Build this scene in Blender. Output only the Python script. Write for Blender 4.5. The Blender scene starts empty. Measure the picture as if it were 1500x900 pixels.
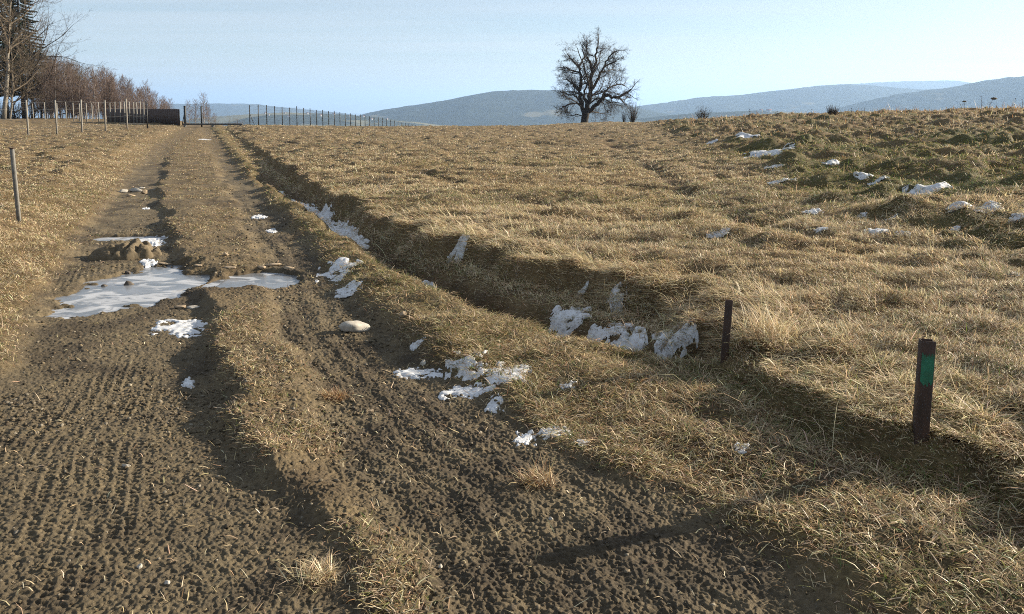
import bpy, math, random
import numpy as np
from mathutils import Vector, Matrix

random.seed(7)
RNG = np.random.default_rng(11)
SC = bpy.context.scene
COL = SC.collection
PI = math.pi

# ------------------------------------------------------------------ settings
SUN_EL, SUN_AZ = 18.5, 69.0          # degrees; azimuth measured from +Y (ahead) towards +X (right)
CAM_H, FPX, PITCH, PPY = 1.5, 1155.0, 5.0, 259.0

# ------------------------------------------------------------------ noise
def _h(ix, iy, seed):
    n = (ix.astype(np.uint32) * np.uint32(374761393) + iy.astype(np.uint32) * np.uint32(668265263)
         + np.uint32((seed * 2246822519 + 12345) & 0xFFFFFFFF))
    n = (n ^ (n >> np.uint32(13))) * np.uint32(1274126177)
    n = (n ^ (n >> np.uint32(16))) * np.uint32(2246822519)
    n = n ^ (n >> np.uint32(15))
    return n.astype(np.float32) * np.float32(2.0 / 4294967295.0) - np.float32(1.0)

def noise(x, y, seed=0):
    fx = np.floor(x); fy = np.floor(y)
    ix = fx.astype(np.int64); iy = fy.astype(np.int64)
    u = (x - fx).astype(np.float32); v = (y - fy).astype(np.float32)
    u = u * u * u * (u * (u * 6 - 15) + 10); v = v * v * v * (v * (v * 6 - 15) + 10)
    a = _h(ix, iy, seed); b = _h(ix + 1, iy, seed); c = _h(ix, iy + 1, seed); d = _h(ix + 1, iy + 1, seed)
    return (a + (b - a) * u) * (1 - v) + (c + (d - c) * u) * v

def fbm(x, y, seed=0, o=3, g=0.5):
    s = 0.0; a = 1.0; t = 0.0
    for k in range(o):
        c, n = math.cos(0.6 * k + .4), math.sin(0.6 * k + .4)
        f = 2.03 ** k
        s = s + a * noise((c * x - n * y) * f + 17.3 * k, (n * x + c * y) * f - 9.1 * k, seed + k)
        t += a; a *= g
    return s / t * 1.5

def sm(a, b, x):
    t = np.clip((x - a) / (b - a), 0, 1)
    return t * t * (3 - 2 * t)

# ------------------------------------------------------------------ plan lines of the place, (distance ahead, offset to the right) in metres
def line(*p):
    p = np.array(p, float)
    return p[:, 0], p[:, 1]
LE = line((0, -2.3), (3.2, -2.75), (4.78, -3.1), (6.14, -3.75), (8.2, -4.7), (11.4, -6.1), (18.8, -9.1), (32, -14.4), (54, -22.6), (90, -36))
LRr = line((0, .6), (2.37, -.50), (2.98, -.86), (3.45, -1.2), (4.53, -1.77), (5.7, -2.25), (7, -2.84), (9.5, -4.16), (14.2, -6.45), (30, -13), (54, -21.75), (90, -35))
RRl = line((0, .9), (2.37, -.32), (3.2, -.66), (4.3, -1.19), (5.4, -1.72), (7.16, -2.2), (9.5, -3.2), (13.1, -4.7), (22.5, -8.5), (54, -21.4), (90, -34.8))
RE = line((0, 2.3), (2.37, .98), (2.98, .66), (3.45, .2), (4.1, -.2), (4.78, -.6), (7.16, -1.67), (9.3, -2.5), (13, -4.1), (22.5, -8), (54, -20.6), (90, -34))
DT = line((0, 3.2), (4.0, 1.35), (4.76, 1.0), (4.95, .7), (5.3, .42), (5.7, .05), (6.8, -.7), (9.26, -1.86), (12.4, -3.2), (15.2, -4.6), (20, -6.6), (54, -19.9), (90, -33))
BK = line((0, 3.4), (2.7, 1.95), (3.0, 1.75), (3.35, 1.55), (3.8, 1.34), (4.5, 1.20), (4.78, 1.22), (5.1, 1.2), (5.93, .70), (6.74, .02), (7.8, -.7), (9.3, -1.5), (11.4, -2.42), (15.5, -4.2), (20, -6.0), (54, -19.4), (90, -32))
F1 = line((0, 3.5), (8.2, 1.06), (11.4, -.1), (14, -1.33), (18.4, -3.35), (54, -19), (90, -32))
F2 = line((0, 3.2), (4, 3), (9, 2.55), (13.1, 2.6), (24, 3.4), (51, 4.85), (90, 7))
SQL = line((0, 3.0), (6, 3.1), (10, 3.6), (16, 4.4), (30, 6), (90, 14))
def L(l, y): return np.interp(y, l[0], l[1])

PUD = [(-3.34, 6.88, .53, .84), (-2.31, 7.02, .42, .46), (-4.6, 9.45, .46, .2)]      # x, y, radii
ZPUD, ZICE = -.118, -.084

AZK = np.array([-180, -60, -30, -24, -19, -12, -4, 1, 4, 7, 10, 14, 20, 26, 34, 60, 180.])
RCK = np.array([60, 96, 96, 80, 58, 52, 52, 53, 58, 60, 50, 44, 40, 37, 34, 30, 60.])
KK = np.array([.001, .0006, .0006, .0008, .00105, .00105, .00105, .0012, .0006, .0006, .0010, .0014, .0016, .002, .002, .002, .001])

def macro(x, y):
    r = np.hypot(x, y); az = np.degrees(np.arctan2(x, y))
    rr = np.minimum(r, 150.0); s = rr / np.maximum(r, 1e-6); xx = x * s; yy = y * s
    v = .078 * np.logaddexp(0, (xx - 3.4) * 1.1) / 1.1 * (.25 + .75 * sm(5, 17, az))
    z = 2.3 * np.tanh(v / 2.3) * sm(2.5, 18, np.maximum(yy, 0) + .25 * np.maximum(xx, 0))
    z = z + .0035 * np.maximum(0, -xx - 12) * sm(30, 60, rr)
    e = np.maximum(0, rr - np.interp(az, AZK, RCK))
    k = np.interp(az, AZK, KK)
    z = z - np.where(e < 60, k * e * e, k * (3600 + 120 * (e - 60)))
    z = z - 165.0 * sm(125, 1900, r)
    return z

def fields(x, y, micro=True):
    """height and surface masks at ground points"""
    r = np.hypot(x, y)
    near = r < 140
    xw = x + .09 * fbm(x * 1.1, y * 1.1, 3, 2) + .05 * noise(x * 4.3, y * 4.3, 5)
    xd = x + .05 * fbm(x * 1.6, y * 1.6, 4, 2) + .025 * noise(x * 5, y * 5, 6)
    le, lr, rl, re_, dt, bk = (L(l, y) for l in (LE, LRr, RRl, RE, DT, BK))
    far = sm(13, 40, r)
    soft = 1 + far * 2
    inL = sm(-.16, .16, (xw - le) / soft) * sm(-.10, .05, (lr - xw) / soft)
    inR = sm(-.10, .10, (xw - rl) / soft) * sm(-.16, .12, (re_ - xw) / soft)
    mud = np.maximum(inL, inR) * np.where(y > 0, 1, .4)
    trackzone = sm(-.2, .2, xw - le) * sm(-.2, .2, re_ - xw)
    ridge = trackzone * (1 - mud)
    gap = ridge * np.exp(-((y - 7.1) / .75) ** 4)
    deep = .35 + .65 * sm(3.0, 4.6, y)
    dl = .062 * deep * (1 - .6 * far); dr = .052 * deep * (1 - .5 * far)
    z = macro(x, y)
    z = z - dl * inL - dr * inR - .05 * gap
    z = z + ridge * .025 * fbm(x * 1.7, y * 1.7, 21, 2) + ridge * .006 + .030 * ridge * sm(.32, 0, xw - lr) * sm(5.8, 4.0, y) * sm(2.6, 3.1, y)
    berm = sm(-.05, .2, xw - re_) * (1 - sm(-.12, .12, xd - dt))
    z = z + berm * (.02 + .025 * np.exp(-((xw - (re_ + dt) * .5) / .22) ** 2))
    lump_e = .15 * fbm(x * 2.4, y * 2.4, 23, 3)
    meadow = sm(-.11, .09, xd + lump_e - bk)
    bankm = sm(-.5, -.15, xd - bk) * sm(4.3, 5.2, y)
    z = z + meadow * (.13 + .07 * sm(4.4, 6.2, y)) * (1 - .65 * far) + .05 * sm(.1, 1.3, xd - bk)
    ditch = np.exp(-(np.abs(xd - dt) / .21) ** 2.6) * sm(4.45, 4.85, y) * (1 - sm(15.5, 19, y))
    z = z - (.20 - .05 * sm(7, 9, y)) * ditch
    toe = np.exp(-((xw - (re_ + bk) * .5 - .12) / .28) ** 2) * (1 - sm(3.6, 4.4, y))
    verge = sm(0, 1.3, le - xw)
    z = z + .13 * verge
    vg = sm(-.15, .35, le - xw + .15 * fbm(x * 2.2, y * 2.2, 25, 2))
    f1 = np.exp(-((xw - L(F1, y)) / (.13 + .004 * r)) ** 2) * sm(7, 9, y) * sm(-.3, .4, noise(y * .7, x * .2, 41))
    f2x = xw - L(F2, y)
    f2 = np.exp(-((f2x) / (.16 + .006 * r)) ** 2) * sm(4.5, 7, y) * sm(-.5, .3, noise(y * .6, x * .2, 43))
    z = z - .10 * f1 - .12 * f2
    rough = sm(.0, 1.2, xw - L(SQL, y)) * sm(4, 7, y)
    grassz = np.clip(meadow + verge + .7 * berm, 0, 1)
    hum = fbm(x * .95, y * 1.25, 51, 3)
    hum2 = fbm(x * 2.6, y * 3.2, 55, 2)
    lf = sm(0, 20, r)
    amp = grassz * (.032 + .034 * rough) * (1 + .8 * lf)
    tus = sm(.05, .55, fbm(x * 1.9, y * 2.6, 58, 3))
    z = z + amp * hum + grassz * (.027 + .022 * rough) * (1 + .5 * lf) * hum2 + grassz * (.035 + .03 * rough) * tus
    # terraces of old cattle steps on the rough slope: low banks facing the camera
    st = fbm(x * .28, y * .62, 71, 2)
    z = z + rough * .07 * sm(-.12, .25, st) + rough * .035 * sm(.1, .35, fbm(x * .5, y * 1.1, 77, 2))
    # frozen puddles: flat shallow basins
    pm = 0.0
    for i, (cx, cy, rx, ry) in enumerate(PUD):
        q = np.hypot((x - cx) / rx, (y - cy) / ry) + .30 * fbm(x * 2.6, y * 2.6, 61 + i, 4)
        m = 1 - sm(.80, 1.18, q)
        pm = np.maximum(pm, m)
    z = z * (1 - pm) + pm * ZPUD + .035 * pm * (1 - pm) * 4 * fbm(x * 9, y * 9, 67, 3)
    f = dict(mud=mud, inL=inL, inR=inR, ridge=ridge, berm=berm, meadow=meadow, ditch=ditch, verge=verge,
             rough=rough, vg=vg, bankm=bankm, f1=f1, f2=f2, hum=hum, far=far, pud=pm, toe=toe, grassz=grassz, st=st)
    if micro:
        fade = 1 - sm(7, 20, r)
        w = np.clip(mud + .95 * ridge + .35 * toe + .7 * (1 - np.clip(meadow + vg + mud + ridge, 0, 1)) + .3 * vg * (1 - sm(.3, 1.2, le - xw)), 0, 1) * (1 - .93 * pm)
        lump = fbm(x * 11, y * 11, 81, 3, .6)
        fine = .6 - 1.6 * np.abs(fbm(x * 44, y * 44, 91, 2, .6)) + .8 * fbm(x * 90, y * 90, 93, 1)
        z = z + w * (.0026 * lump * (1 - .5 * sm(10, 30, r)) + .0030 * fine * fade)
        z = z + w * (.012 * sm(4, 9, r) * (1 - pm)) * fbm(x * 4.2, y * 4.2, 87, 3, .65)
        clod = sm(.25, .5, fbm(x * 46, y * 46, 97, 2))
        z = z + w * fade * .0036 * clod * (1 - .5 * inL)
        # tyre treads pressed into both ruts
        s = y * 1.06
        ll = (x - .5 * (le + lr)) + .045 * noise(s * .9, x * .8 + 3, 7)
        c = ll / .058; ci = np.floor(c)
        bars = np.sin(2 * PI * s / .036 + ci * 2.3 + .8 * noise(s * 2, ci, 9))
        gro = np.abs((c - ci) - .5) * 2
        keep = sm(-.2, .5, fbm(x * 1.5, y * .8, 13, 3) + .05) * sm(.62, .40, np.abs(ll + .1))
        tread = sm(.1, .7, bars) * sm(.75, .35, gro)
        z = z - inL * (1 - pm) * fade * keep * (.35 + .65 * sm(-.3, .4, noise(x * 7, y * 5, 29))) * (.0075 * tread - .0015 - .002 * sm(.6, .95, gro))
        lr2 = x - .5 * (rl + re_) + .03 * noise(s * 1.5, x * 0 + 1, 8)
        c2 = lr2 / .05; c2i = np.floor(c2)
        b2 = np.sin(2 * PI * s / .034 + c2i * 1.9 + 1.5 * noise(s * 3, c2i, 19))
        k2 = sm(-.3, .3, fbm(x * 1.9, y * 1.0, 15, 2)) * sm(.6, .35, np.abs(lr2))
        z = z - inR * (1 - pm) * fade * k2 * .0045 * sm(.2, .8, b2) * sm(.95, .5, np.abs((c2 - c2i) - .5) * 2)
        z = z - inR * fade * (1 - pm) * (.004 * np.sin(2 * PI * lr2 / .19) - 0.0030 * fbm(lr2 * 38, s * 16, 17, 3))
    f['z'] = z
    return f

def H(x, y, micro=False):
    x = np.atleast_1d(np.asarray(x, float)); y = np.atleast_1d(np.asarray(y, float))
    return fields(x, y, micro)['z']
def h1(x, y): return float(H(x, y)[0])

def spot(px, py, extra=0.0):
    """where the sight line through a place in the photograph meets the ground"""
    th = math.radians(PITCH)
    cx = (px - 750) / FPX; cy = -(py - PPY) / FPX
    d = np.array([cx, math.cos(th) + cy * math.sin(th), -math.sin(th) + cy * math.cos(th)])
    t = np.exp(np.linspace(math.log(1.8), math.log(140), 900))
    P = d[None, :] * t[:, None]
    g = CAM_H + P[:, 2] - H(P[:, 0], P[:, 1]) - extra
    k = np.argmax(g < 0)
    if g.min() > 0: k = int(np.argmin(g / t))
    if k == 0: k = 1
    a = g[k - 1] / (g[k - 1] - g[k]) if g[k] < 0 else 1
    q = P[k - 1] + (P[k] - P[k - 1]) * a
    return float(q[0]), float(q[1])

def at(px, dist):                     # a ground place by bearing and distance
    return (px - 750) / FPX * dist, dist

# ------------------------------------------------------------------ object helpers
def tag(o, label=None, cat=None, group=None, kind=None):
    if label: o['label'] = label
    if cat: o['category'] = cat
    if group: o['group'] = group
    if kind: o['kind'] = kind
    return o

def empty(name, loc, label, cat, group=None, rz=0.0):
    o = bpy.data.objects.new(name, None); COL.objects.link(o)
    o.location = loc; o.rotation_euler = (0, 0, rz); o.empty_display_size = .1
    return tag(o, label, cat, group)

def mesh_np(name, V, loops, starts, totals, mat, parent=None, smooth=True, col=None, loc=None):
    me = bpy.data.meshes.new(name)
    V = np.ascontiguousarray(V, np.float32); loops = np.ascontiguousarray(loops, np.int32)
    me.vertices.add(len(V)); me.vertices.foreach_set('co', V.ravel())
    me.loops.add(len(loops)); me.loops.foreach_set('vertex_index', loops)
    me.polygons.add(len(starts)); me.polygons.foreach_set('loop_start', np.ascontiguousarray(starts, np.int32))
    if smooth: me.polygons.foreach_set('use_smooth', np.ones(len(starts), bool))
    me.update(calc_edges=True); 
    if col is not None:
        a = me.color_attributes.new('Col', 'FLOAT_COLOR', 'POINT')
        c = np.ones((len(V), 4), np.float32); c[:, :3] = col
        a.data.foreach_set('color', c.ravel())
    if mat: me.materials.append(mat)
    o = bpy.data.objects.new(name, me); COL.objects.link(o)
    if parent: o.parent = parent
    if loc is not None: o.location = loc
    return o

def mesh_q(name, V, F, mat, parent=None, smooth=True, col=None, loc=None):
    """faces F: array (n,3) or (n,4), or list of faces"""
    if isinstance(F, np.ndarray):
        n = F.shape[1]; loops = F.ravel(); starts = np.arange(len(F)) * n; totals = np.full(len(F), n)
    else:
        totals = np.array([len(f) for f in F]); loops = np.concatenate([np.asarray(f) for f in F])
        starts = np.concatenate([[0], np.cumsum(totals)[:-1]])
    return mesh_np(name, V, loops, starts, totals, mat, parent, smooth, col, loc)

class MB:
    """collects boxes and tubes into one mesh"""
    def __init__(s): s.V = []; s.F = []; s.n = 0; s.C = []
    def add(s, V, F, c=None):
        V = np.asarray(V, float)
        s.V.append(V); s.F += [tuple(int(i) + s.n for i in f) for f in F]; s.n += len(V)
        s.C.append(np.tile(np.asarray(c if c is not None else (1, 1, 1), float), (len(V), 1)))
        return s
    def box(s, a, b, bev=0.0, R=None, at=(0, 0, 0)):
        (x0, y0, z0), (x1, y1, z1) = a, b
        e = bev
        if e <= 0:
            V = [(x, y, z) for z in (z0, z1) for x, y in ((x0, y0), (x1, y0), (x1, y1), (x0, y1))]
            F = [(0, 3, 2, 1), (4, 5, 6, 7), (0, 1, 5, 4), (1, 2, 6, 5), (2, 3, 7, 6), (3, 0, 4, 7)]
        else:
            ring = lambda k, z: [(x0 + k, y0, z), (x1 - k, y0, z), (x1, y0 + k, z), (x1, y1 - k, z), (x1 - k, y1, z), (x0 + k, y1, z), (x0, y1 - k, z), (x0, y0 + k, z)]
            ins = lambda k, z: [(x0 + k + e, y0 + e, z), (x1 - k - e, y0 + e, z), (x1 - e, y0 + k + e, z), (x1 - e, y1 - k - e, z), (x1 - k - e, y1 - e, z), (x0 + k + e, y1 - e, z), (x0 + e, y1 - k - e, z), (x0 + e, y0 + k + e, z)]
            V = ins(e * .4, z0) + ring(e, z0 + e) + ring(e, z1 - e) + ins(e * .4, z1)
            F = [tuple(range(7, -1, -1)), tuple(range(24, 32))]
            for k in range(3):
                for i in range(8):
                    j = (i + 1) % 8
                    F.append((k * 8 + i, k * 8 + j, k * 8 + 8 + j, k * 8 + 8 + i))
        V = np.array(V, float)
        if R is not None: V = V @ np.array(R).T
        return s.add(V + np.array(at), F)
    def tube(s, P, rad, sides=6, cap=True, c=None):
        P = np.asarray(P, float); n = len(P)
        rad = np.broadcast_to(np.asarray(rad, float), (n,))
        T = np.gradient(P, axis=0); T /= np.maximum(np.linalg.norm(T, axis=1, keepdims=True), 1e-9)
        ref = np.array([0, 0, 1.]) if abs(T[0][2]) < .9 else np.array([1., 0, 0])
        A = np.cross(T, ref); A /= np.maximum(np.linalg.norm(A, axis=1, keepdims=True), 1e-9); B = np.cross(T, A)
        ang = np.arange(sides) / sides * 2 * PI
        V = P[:, None, :] + rad[:, None, None] * (np.cos(ang)[None, :, None] * A[:, None, :] + np.sin(ang)[None, :, None] * B[:, None, :])
        F = []
        for k in range(n - 1):
            for i in range(sides):
                j = (i + 1) % sides
                F.append((k * sides + i, k * sides + j, k * sides + sides + j, k * sides + sides + i))
        if cap:
            F.append(tuple(range(sides - 1, -1, -1))); F.append(tuple(range((n - 1) * sides, n * sides)))
        return s.add(V.reshape(-1, 3), F, c)
    def build(s, name, mat, parent=None, smooth=False, loc=None, col=False):
        V = np.concatenate(s.V)
        return mesh_q(name, V, s.F, mat, parent, smooth, np.concatenate(s.C) if col else None, loc)

def copy_tree(o, parent=None):
    c = o.copy(); COL.objects.link(c)
    if parent: c.parent = parent
    for ch in list(o.children): copy_tree(ch, c)
    return c

# ------------------------------------------------------------------ materials
def new_mat(name):
    m = bpy.data.materials.new(name); m.use_nodes = True
    nt = m.node_tree; nt.nodes.clear()
    out = nt.nodes.new('ShaderNodeOutputMaterial')
    return m, nt, out

def N(nt, t, **kw):
    n = nt.nodes.new(t)
    for k, v in kw.items():
        if k.startswith('i_'): n.inputs[k[2:].replace('_', ' ')].default_value = v
        else: setattr(n, k, v)
    return n

def ramp(nt, fac, stops):
    r = N(nt, 'ShaderNodeValToRGB'); nt.links.new(fac, r.inputs['Fac'])
    el = r.color_ramp.elements
    while len(el) < len(stops): el.new(.5)
    for e, (p, c) in zip(el, stops): e.position = p; e.color = (*c, 1)
    return r.outputs['Color']

def rough_mat(name, c1, c2, scale=20, rough=.9, bump=.3, stretch=(1, 1, 1), c3=None, dist=.01, spec=.3):
    m, nt, out = new_mat(name)
    p = N(nt, 'ShaderNodeBsdfPrincipled'); nt.links.new(p.outputs[0], out.inputs[0])
    tc = N(nt, 'ShaderNodeTexCoord'); mp = N(nt, 'ShaderNodeMapping'); mp.inputs['Scale'].default_value = stretch
    nt.links.new(tc.outputs['Object'], mp.inputs[0])
    no = N(nt, 'ShaderNodeTexNoise', i_Scale=scale, i_Detail=8.0, i_Roughness=.65); nt.links.new(mp.outputs[0], no.inputs['Vector'])
    st = [(.3, c1), (.7, c2)] if c3 is None else [(.28, c1), (.55, c2), (.72, c3)]
    nt.links.new(ramp(nt, no.outputs['Fac'], st), p.inputs['Base Color'])
    p.inputs['Roughness'].default_value = rough; p.inputs['Specular IOR Level'].default_value = spec
    b = N(nt, 'ShaderNodeBump', i_Strength=bump, i_Distance=dist); nt.links.new(no.outputs['Fac'], b.inputs['Height'])
    nt.links.new(b.outputs[0], p.inputs['Normal'])
    return m

def ground_mat():
    m, nt, out = new_mat('soil_and_thatch')
    p = N(nt, 'ShaderNodeBsdfPrincipled'); nt.links.new(p.outputs[0], out.inputs[0])
    at_ = N(nt, 'ShaderNodeAttribute', attribute_name='Col')
    tc = N(nt, 'ShaderNodeTexCoord')
    n1 = N(nt, 'ShaderNodeTexNoise', i_Scale=40.0, i_Detail=6.0, i_Roughness=.7); nt.links.new(tc.outputs['Object'], n1.inputs['Vector'])
    n2 = N(nt, 'ShaderNodeTexNoise', i_Scale=4.0, i_Detail=5.0, i_Roughness=.6); nt.links.new(tc.outputs['Object'], n2.inputs['Vector'])
    v = ramp(nt, n1.outputs['Fac'], [(.3, (.62, .62, .62)), (.7, (1.38, 1.36, 1.3))])
    v2 = ramp(nt, n2.outputs['Fac'], [(.3, (.8, .8, .82)), (.7, (1.2, 1.18, 1.12))])
    a = N(nt, 'ShaderNodeMixRGB', blend_type='MULTIPLY', i_Fac=1.0); nt.links.new(at_.outputs['Color'], a.inputs[1]); nt.links.new(v, a.inputs[2])
    b = N(nt, 'ShaderNodeMixRGB', blend_type='MULTIPLY', i_Fac=1.0); nt.links.new(a.outputs[0], b.inputs[1]); nt.links.new(v2, b.inputs[2])
    nt.links.new(b.outputs[0], p.inputs['Base Color'])
    p.inputs['Roughness'].default_value = .92; p.inputs['Specular IOR Level'].default_value = .25
    n3 = N(nt, 'ShaderNodeTexNoise', i_Scale=110.0, i_Detail=5.0, i_Roughness=.8); nt.links.new(tc.outputs['Object'], n3.inputs['Vector'])
    bp = N(nt, 'ShaderNodeBump', i_Strength=.9, i_Distance=.010); nt.links.new(n3.outputs['Fac'], bp.inputs['Height'])
    nt.links.new(bp.outputs[0], p.inputs['Normal'])
    return m

def blade_mat(name, trans=.35):
    m, nt, out = new_mat(name)
    at_ = N(nt, 'ShaderNodeAttribute', attribute_name='Col')
    d = N(nt, 'ShaderNodeBsdfDiffuse'); t = N(nt, 'ShaderNodeBsdfTranslucent')
    g = N(nt, 'ShaderNodeBsdfGlossy', i_Roughness=.45)
    g.inputs['Color'].default_value = (.9, .9, .9, 1)
    mx = N(nt, 'ShaderNodeMixShader', i_Fac=trans); mg = N(nt, 'ShaderNodeMixShader', i_Fac=.035)
    for q in (d, t): nt.links.new(at_.outputs['Color'], q.inputs['Color'])
    nt.links.new(d.outputs[0], mx.inputs[1]); nt.links.new(t.outputs[0], mx.inputs[2])
    nt.links.new(mx.outputs[0], mg.inputs[1]); nt.links.new(g.outputs[0], mg.inputs[2])
    nt.links.new(mg.outputs[0], out.inputs[0])
    return m

def snow_mat():
    m, nt, out = new_mat('old_snow')
    p = N(nt, 'ShaderNodeBsdfPrincipled'); nt.links.new(p.outputs[0], out.inputs[0])
    tc = N(nt, 'ShaderNodeTexCoord')
    no = N(nt, 'ShaderNodeTexNoise', i_Scale=14.0, i_Detail=7.0, i_Roughness=.7); nt.links.new(tc.outputs['Object'], no.inputs['Vector'])
    nt.links.new(ramp(nt, no.outputs['Fac'], [(.30, (.18, .155, .12)), (.43, (.52, .52, .52)), (.7, (.68, .69, .70))]), p.inputs['Base Color'])
    p.inputs['Roughness'].default_value = .55
    p.inputs['Subsurface Weight'].default_value = .15; p.inputs['Subsurface Radius'].default_value = (.03, .03, .04)
    b = N(nt, 'ShaderNodeBump', i_Strength=.5, i_Distance=.01); nt.links.new(no.outputs['Fac'], b.inputs['Height']); nt.links.new(b.outputs[0], p.inputs['Normal'])
    return m

def ice_mat(name, lo, hi, seed):
    m, nt, out = new_mat(name)
    p = N(nt, 'ShaderNodeBsdfPrincipled'); nt.links.new(p.outputs[0], out.inputs[0])
    tc = N(nt, 'ShaderNodeTexCoord'); mp = N(nt, 'ShaderNodeMapping'); mp.inputs['Scale'].default_value = (1.9, 3.3, 1); mp.inputs['Location'].default_value = (seed, seed * .7, 0)
    mp.inputs['Rotation'].default_value = (0, 0, .12)
    nt.links.new(tc.outputs['Object'], mp.inputs[0])
    no = N(nt, 'ShaderNodeTexNoise', i_Scale=1.5, i_Detail=7.0, i_Roughness=.58, i_Distortion=1.1); nt.links.new(mp.outputs[0], no.inputs['Vector'])
    fac = ramp(nt, no.outputs['Fac'], [(lo, (0, 0, 0)), (hi, (1, 1, 1))])
    n2 = N(nt, 'ShaderNodeTexNoise', i_Scale=3.0, i_Detail=6.0); nt.links.new(tc.outputs['Object'], n2.inputs['Vector'])
    grey = ramp(nt, n2.outputs['Fac'], [(.35, (.10, .105, .11)), (.65, (.20, .205, .215))])
    frost = ramp(nt, n2.outputs['Fac'], [(.3, (.30, .315, .335)), (.6, (.44, .45, .47)), (.75, (.36, .33, .28))])
    mx = N(nt, 'ShaderNodeMixRGB'); nt.links.new(fac, mx.inputs[0]); nt.links.new(grey, mx.inputs[1]); nt.links.new(frost, mx.inputs[2])
    nt.links.new(mx.outputs[0], p.inputs['Base Color'])
    rr = N(nt, 'ShaderNodeMapRange'); rr.inputs['To Min'].default_value = .22; rr.inputs['To Max'].default_value = .6
    nt.links.new(fac, rr.inputs['Value']); nt.links.new(rr.outputs[0], p.inputs['Roughness'])
    b = N(nt, 'ShaderNodeBump', i_Strength=.35, i_Distance=.006); nt.links.new(no.outputs['Fac'], b.inputs['Height']); nt.links.new(b.outputs[0], p.inputs['Normal'])
    return m

def hill_mat(name, forest, field, amount):
    m, nt, out = new_mat(name)
    p = N(nt, 'ShaderNodeBsdfPrincipled'); nt.links.new(p.outputs[0], out.inputs[0])
    tc = N(nt, 'ShaderNodeTexCoord')
    n1 = N(nt, 'ShaderNodeTexNoise', i_Scale=.0022, i_Detail=5.0, i_Roughness=.55); nt.links.new(tc.outputs['Object'], n1.inputs['Vector'])
    n2 = N(nt, 'ShaderNodeTexNoise', i_Scale=.02, i_Detail=4.0, i_Roughness=.7); nt.links.new(tc.outputs['Object'], n2.inputs['Vector'])
    dark = ramp(nt, n2.outputs['Fac'], [(.35, tuple(c * .6 for c in forest)), (.65, tuple(c * 1.3 for c in forest))])
    fac = ramp(nt, n1.outputs['Fac'], [(amount, (0, 0, 0)), (amount + .03, (1, 1, 1))])
    mx = N(nt, 'ShaderNodeMixRGB'); nt.links.new(fac, mx.inputs[0]); nt.links.new(dark, mx.inputs[1]); mx.inputs[2].default_value = (*field, 1)
    nt.links.new(mx.outputs[0], p.inputs['Base Color']); p.inputs['Roughness'].default_value = 1; p.inputs['Specular IOR Level'].default_value = 0
    return m

M = {
    'ground': ground_mat(), 'blade': blade_mat('dry_grass_blade', .38), 'snow': snow_mat(),
    'rust': rough_mat('rusty_steel', (.028, .020, .016), (.062, .038, .028), 28, .8, .5, (1, 1, .35), (.10, .052, .03), .004),
    'green_paint': rough_mat('worn_green_paint', (.05, .035, .025), (.025, .15, .085), 13, .6, .4, (1, 1, .6), (.06, .19, .12), .002),
    'post_grey': rough_mat('weathered_grey_wood', (.15, .14, .12), (.29, .27, .235), 14, .85, .3, (3, 3, .4)),
    'post_left': rough_mat('grey_concrete', (.10, .095, .085), (.19, .18, .16), 22, .85, .3),
    'dark_steel': rough_mat('dark_painted_steel', (.012, .013, .014), (.03, .03, .03), 20, .5, .1),
    'dark_board': rough_mat('dark_brown_boards', (.040, .026, .022), (.10, .068, .055), 7, .7, .3, (6, 6, .5)),
    'rail': rough_mat('galvanised_rail', (.05, .048, .045), (.12, .115, .11), 12, .6, .1),
    'wire': rough_mat('fence_wire', (.10, .10, .10), (.2, .2, .2), 20, .5, .0),
    'bark_dark': rough_mat('dark_bark', (.022, .018, .015), (.06, .05, .04), 5, .95, .6, (3, 3, .6), None, .05),
    'bark_pale': rough_mat('pale_bark', (.12, .105, .085), (.26, .23, .185), 4, .9, .5, (3, 3, .5), None, .03),
    'bark_birch': rough_mat('birch_bark', (.12, .10, .09), (.42, .38, .34), 3, .85, .3, (1, 1, 3)),
    'twig': rough_mat('grey_brown_twigs', (.035, .028, .022), (.075, .06, .048), 2, .9, .0),
    'twig_tan': rough_mat('tan_twigs', (.08, .062, .042), (.16, .125, .085), 2, .9, .0),
    'twig_red': rough_mat('reddish_birch_twigs', (.085, .06, .05), (.17, .125, .105), 1.2, .9, .0),
    'needle': rough_mat('spruce_needles', (.010, .020, .009), (.03, .05, .02), 2, .8, .0),
    'stone': rough_mat('pale_field_stone', (.26, .23, .19), (.46, .43, .37), 18, .85, .5, (1, 1, 1), None, .008),
    'stone_tan': rough_mat('tan_sandstone', (.22, .165, .11), (.40, .31, .21), 16, .9, .5, (1, 1, 1), None, .006),
    'stone_dark': rough_mat('wet_dark_stone', (.05, .042, .035), (.12, .10, .08), 20, .7, .4, (1, 1, 1), None, .006),
    'heap': rough_mat('dried_mud_crust', (.075, .058, .036), (.16, .125, .078), 14, .95, .5, (1, 1, 1), None, .01),
    'ice1': ice_mat('frosted_ice', .49, .57, 1.3), 'ice2': ice_mat('grey_ice', .53, .62, 4.1), 'ice3': ice_mat('thin_ice', .42, .55, 7.7),
    'house_wall': rough_mat('white_render', (.36, .35, .33), (.46, .45, .43), .2, .9, .0),
    'house_roof': rough_mat('red_roof', (.16, .06, .04), (.24, .09, .06), .3, .9, .0),
    'hill_near': hill_mat('wooded_hill', (.040, .046, .030), (.16, .14, .08), .62),
    'hill_far': hill_mat('wooded_far_hill', (.040, .046, .034), (.14, .13, .08), .66),
    'hill_low': hill_mat('valley_slopes', (.045, .05, .03), (.17, .155, .085), .5),
}

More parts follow.
